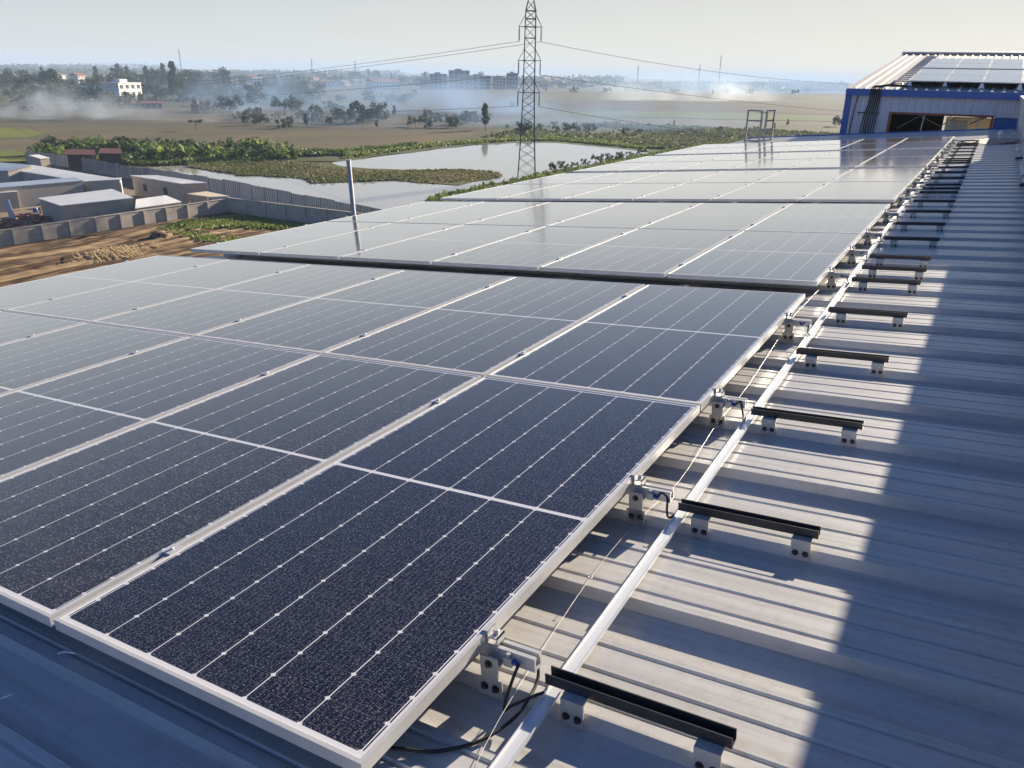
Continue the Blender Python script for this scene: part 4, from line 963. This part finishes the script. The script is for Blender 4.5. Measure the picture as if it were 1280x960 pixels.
# red roofed hut
t = thing('red_roofed_hut', 'low hut with rusty red roof among the banana plants', 'hut', G(117, 199))
for (ux0, ux1, vv, hh) in ((81, 120, 193, 2.9), (123, 153, 191.5, 2.7)):
    P = [G(ux0, vv, GZ + hh) - t.location, G(ux1, vv + .2, GZ + hh) - t.location, G(ux1 - 2, vv - 6.0, GZ + hh + .6) - t.location, G(ux0 + 2, vv - 6.5, GZ + hh + .6) - t.location]
    mb = MB(); mb.hexa([q - Vector((0, 0, .1)) for q in P] + P); mb.build('roof', M_REDROOF, t)
    mb = MB(); I = [q * .94 for q in P]; mb.hexa([Vector((q.x, q.y, 0)) for q in I] + [Vector((q.x, q.y, q.z * 1.0 - .05)) for q in I]); mb.build('wall', M_DARK, t)

# ------------------------------------------------------------------ town
WALLM = [pm('house_cream', (0.50, 0.44, 0.36)), pm('house_white', (0.66, 0.64, 0.6)), pm('house_brick', (0.27, 0.15, 0.10)), pm('house_grey', (0.30, 0.30, 0.31)), pm('house_blue', (0.22, 0.28, 0.38))]
WALLN = ['cream', 'white', 'brick', 'grey', 'bluish']
ROOFM = [pm('roof_red', (0.26, 0.09, 0.06)), pm('roof_grey', (0.25, 0.26, 0.28)), pm('roof_blue', (0.10, 0.17, 0.32)), pm('roof_rust', (0.20, 0.11, 0.08))]
ROOFN = ['red', 'grey', 'blue', 'rust brown']
def house(label, u, vb, wpx, hpx, wi, ri, gable=True, dep=8.0, name='house', group=None, wins=(3, 2), yaw=0.0):
    p = G(u, vb); s = depth(p) / FPX; w, h = wpx * s, hpx * s
    d = Vector((p.x - CP.x, p.y - CP.y, 0)).normalized()
    t = thing(name, label, 'house' if name == 'house' else 'building', p, group, rz=math.atan2(d.y, d.x) - math.pi / 2 + yaw)
    hw_ = h * .72 if gable else h
    mb = MB(); mb.box((-w / 2, 0, 0), (w / 2, dep, hw_)); mb.build('walls', WALLM[wi], t)
    mb = MB()
    if gable: mb.prism([(-w / 2 - .4, -.5, hw_), (-w / 2 - .4, dep / 2, h), (-w / 2 - .4, dep + .5, hw_)], (0, 0, 0), (w + .8, 0, 0))
    else:
        mb.box((-w / 2 - .2, -.25, h + .002), (w / 2 + .2, dep + .2, h + .35)); mb.box((-w * .2, dep * .3, h + .352), (w * .12, dep * .7, h + 1.9))
    mb.build('roof', ROOFM[ri] if gable else WALLM[wi], t)
    nx_, nz_ = wins
    for i in range(nx_):
        for j in range(nz_):
            mb = MB(); x = -w / 2 + w * (i + .5) / nx_; z = hw_ * (j + .55) / nz_; a, b = w / nx_ * .27, hw_ / nz_ * .26
            mb.box((x - a, -.06, z - b), (x + a, .05, z + b)); mb.build('window', M_DARK, t)
    return t
house('white three storey house with flat roof at the edge of the left field', 166, 131, 44, 25, 1, 1, False, 9, 'white_house', None, (4, 3), .95)
house('small tan brick hut standing at the field edge', 252, 141, 8, 9, 2, 3, False, 4, 'brick_hut', None, (1, 1), .9)
house('long red roofed house in front of the white house', 186, 136, 32, 9, 2, 0, True, 8, 'red_roofed_house', None, (5, 1))
house('low blue roofed shed left of the white house', 112, 122, 38, 14, 4, 2, True, 9, 'blue_roofed_house', None, (5, 1))
house('long pale school block with red roof in the middle of the town', 484, 113, 41, 14, 1, 0, True, 14, 'school_block', None, (9, 3), .6)
house('grey smoke hazed house at the far left field', 36, 137, 15, 7, 1, 3, True, 6, 'field_house', None, (2, 1))
for i, (u, vb, w, h) in enumerate(((548, 112, 22, 18), (574, 112, 26, 22), (598, 112, 30, 16), (624, 112, 16, 14), (640, 112, 14, 19), (532, 112, 14, 12))):
    us_ = [532, 548, 574, 598, 624, 640]
    house('%s concrete block from the left in the cluster left of the pylon' % ORD[us_.index(u)], u, vb, w, h, 3 if i % 2 else 4, 1, False, 16, 'apartment_block', 'concrete blocks left of the pylon', (4, 4))
rnd = random.Random(77)
zones = [('at the left edge', 0, 130, 98, 116, 9, 20, 14), ('behind the tall trees', 130, 260, 97, 106, 8, 18, 12), ('left of the town middle', 260, 400, 97, 108, 8, 16, 16), ('in the town middle', 400, 530, 99, 109, 8, 16, 14), ('behind the pylon', 640, 740, 102, 110, 6, 12, 9), ('on the far right plain', 760, 1040, 105, 111, 5, 9, 9)]
for zn, u0, u1, v0, v1, w0, w1, n in zones:
    us = sorted(rnd.uniform(u0, u1) for _ in range(n))
    for i, u in enumerate(us):
        vb = rnd.uniform(v0, v1); wi, ri = rnd.choice([0, 0, 1, 1, 2, 3]), rnd.choice([0, 0, 1, 3, 3, 2]); w = rnd.uniform(w0, w1); h = w * rnd.uniform(.35, .65)
        house('%s house %s from the left, %s walls, %s roof' % (ORD[i], zn, WALLN[wi], ROOFN[ri]), u, vb, w, h, wi, ri, True, 10, 'house', 'far houses ' + zn, (3, 1 + (h > 6)), rnd.uniform(.1, 1.1))
for i, (u, vb, vt) in enumerate(((2, 96, 60), (228, 98, 64), (391, 101, 75), (445, 103, 78), (796, 110, 84), (872, 112, 82), (897, 113, 72), (965, 113, 101))):
    p = G(u, vb); h = (vb - vt) * depth(p) / FPX; s = depth(p) / FPX
    t = thing('radio_mast', '%s slim radio mast from the left on the horizon' % ORD[i], 'mast', p, 'radio masts on the horizon')
    mb = MB(); r = .55 * s
    for k in range(3):
        a = k * 2.1; mb.bar((math.cos(a) * r, math.sin(a) * r, 0), (math.cos(a) * r * .25, math.sin(a) * r * .25, h), .28 * s)
    mb.build('legs', M_STEELP, t)
    mb = MB()
    for k in range(3): mb.box((-.8 * s, -.8 * s, h * (.72 + .1 * k)), (.8 * s, .8 * s, h * (.74 + .1 * k)))
    mb.build('platforms', M_STEELP, t)
# far belts of trees that read as one mass
def belt(name, v, u0, u1, n, h0, h1, size, seed, mat):
    rnd = random.Random(seed); mb = MB()
    for i in range(n):
        p = G(rnd.uniform(u0, u1), v + rnd.uniform(-1.2, 1.2)); s = depth(p) / FPX
        for j in range(9):
            q = p + Vector((rnd.gauss(0, size * 2 * s), rnd.gauss(0, size * 2 * s), rnd.random() * rnd.uniform(h0, h1) * s)); a = Vector((rnd.gauss(0, 1), rnd.gauss(0, 1), rnd.gauss(0, .8))).normalized(); b = a.cross(Vector((rnd.gauss(0, 1), rnd.gauss(0, 1), rnd.gauss(0, 1)))).normalized(); w = size * s * rnd.uniform(.5, 1.3)
            mb.face([q + a * w * 1.4, q + b * w, q - a * w, q - b * w])
    tag(mb.build(name, mat, recalc=False), kind='stuff')
for i in range(5):
    u0, u1 = -60 + i * 280, -60 + (i + 1) * 280
    vb = 80 + (u0 + 140) * .0262
    belt('far_wood', vb + 4.5, u0, u1, 420, 3, 6, 1.3, 30 + i, M_LEAF1)
    belt('distant_wood', vb + 9.5, u0, u1, 330, 2, 6, 1.3, 40 + i, M_LEAF2)

# ------------------------------------------------------------------ smoke and haze
def smoke(name, pix, zt, dens, col, scale, lo, hi, depth_m, aniso=.45):
    """a drifting bank of smoke over the field: a box of real size filled with an uneven volume"""
    (u0, u1, v) = pix; a, b = G(u0, v), G(u1, v); d = (b - a); L_ = d.length; ang_ = math.atan2(d.y, d.x)
    mb = MB(); mb.blob((0, 0, 0), 1, 3)
    m, nt, N, L, P = newmat(name); N.remove(P)
    tc = N.new('ShaderNodeTexCoord'); e = Ex(N, L)
    mp = N.new('ShaderNodeMapping'); mp.inputs['Scale'].default_value = (L_ / 2 / scale, depth_m / 2 / scale, zt / scale * 1.6); L.new(tc.outputs['Object'], mp.inputs[0])
    nz = N.new('ShaderNodeTexNoise'); nz.inputs['Scale'].default_value = 1; nz.inputs['Detail'].default_value = 4; nz.inputs['Distortion'].default_value = .6; L.new(mp.outputs[0], nz.inputs['Vector'])
    mr = N.new('ShaderNodeMapRange'); mr.inputs['From Min'].default_value = lo; mr.inputs['From Max'].default_value = hi; L.new(nz.outputs['Fac'], mr.inputs['Value'])
    ln = N.new('ShaderNodeVectorMath'); ln.operation = 'LENGTH'; L.new(tc.outputs['Object'], ln.inputs[0])
    fall = N.new('ShaderNodeMapRange'); fall.inputs['From Min'].default_value = 1.0; fall.inputs['From Max'].default_value = .35; L.new(ln.outputs['Value'], fall.inputs['Value'])
    dn_ = e.op('MULTIPLY', e.op('MULTIPLY', mr.outputs[0], fall.outputs[0]), dens)
    pv = N.new('ShaderNodeVolumePrincipled'); pv.inputs['Color'].default_value = (*col, 1); pv.inputs['Anisotropy'].default_value = aniso
    L.new(dn_, pv.inputs['Density']); L.new(pv.outputs[0], N['Material Output'].inputs['Volume'])
    o = mb.build(name, m); c = (a + b) / 2; o.location = (c.x, c.y, GZ + .1); o.scale = (L_ / 2, depth_m / 2, zt); o.rotation_euler = (0, 0, ang_)
    tag(o, kind='stuff'); return o
smoke('field_smoke', (-130, 210, 148), 14, .075, (.72, .84, .97), 13, .46, .75, 60)
smoke('low_smoke', (60, 420, 151), 7, .020, (.74, .82, .93), 18, .40, .75, 50)
smoke('drifting_smoke', (130, 720, 140), 24, .036, (.42, .64, .96), 26, .44, .72, 120, .1)
smoke('hedge_smoke', (270, 650, 158), 13, .020, (.42, .64, .96), 24, .42, .72, 40, .1)
smoke('stubble_smoke', (715, 980, 126), 24, .015, (.80, .88, .97), 30, .42, .70, 70)
smoke('marsh_smoke', (520, 960, 160), 15, .028, (.40, .62, .95), 40, .38, .75, 80, .1)
smoke('plain_smoke', (640, 1120, 116), 34, .006, (.42, .64, .95), 60, .3, .7, 300, .1)
m, nt, N, L, P = newmat('haze_air'); N.remove(P)
pv = N.new('ShaderNodeVolumePrincipled'); pv.inputs['Color'].default_value = (.58, .75, .98, 1); pv.inputs['Density'].default_value = .00026; pv.inputs['Anisotropy'].default_value = .0
L.new(pv.outputs[0], N['Material Output'].inputs['Volume'])
mb = MB(); mb.box((-R0 - 50, -R0 - 50, GZ - 1), (R0 + 50, R0 + 50, 32.0)); tag(mb.build('haze', m), kind='stuff')
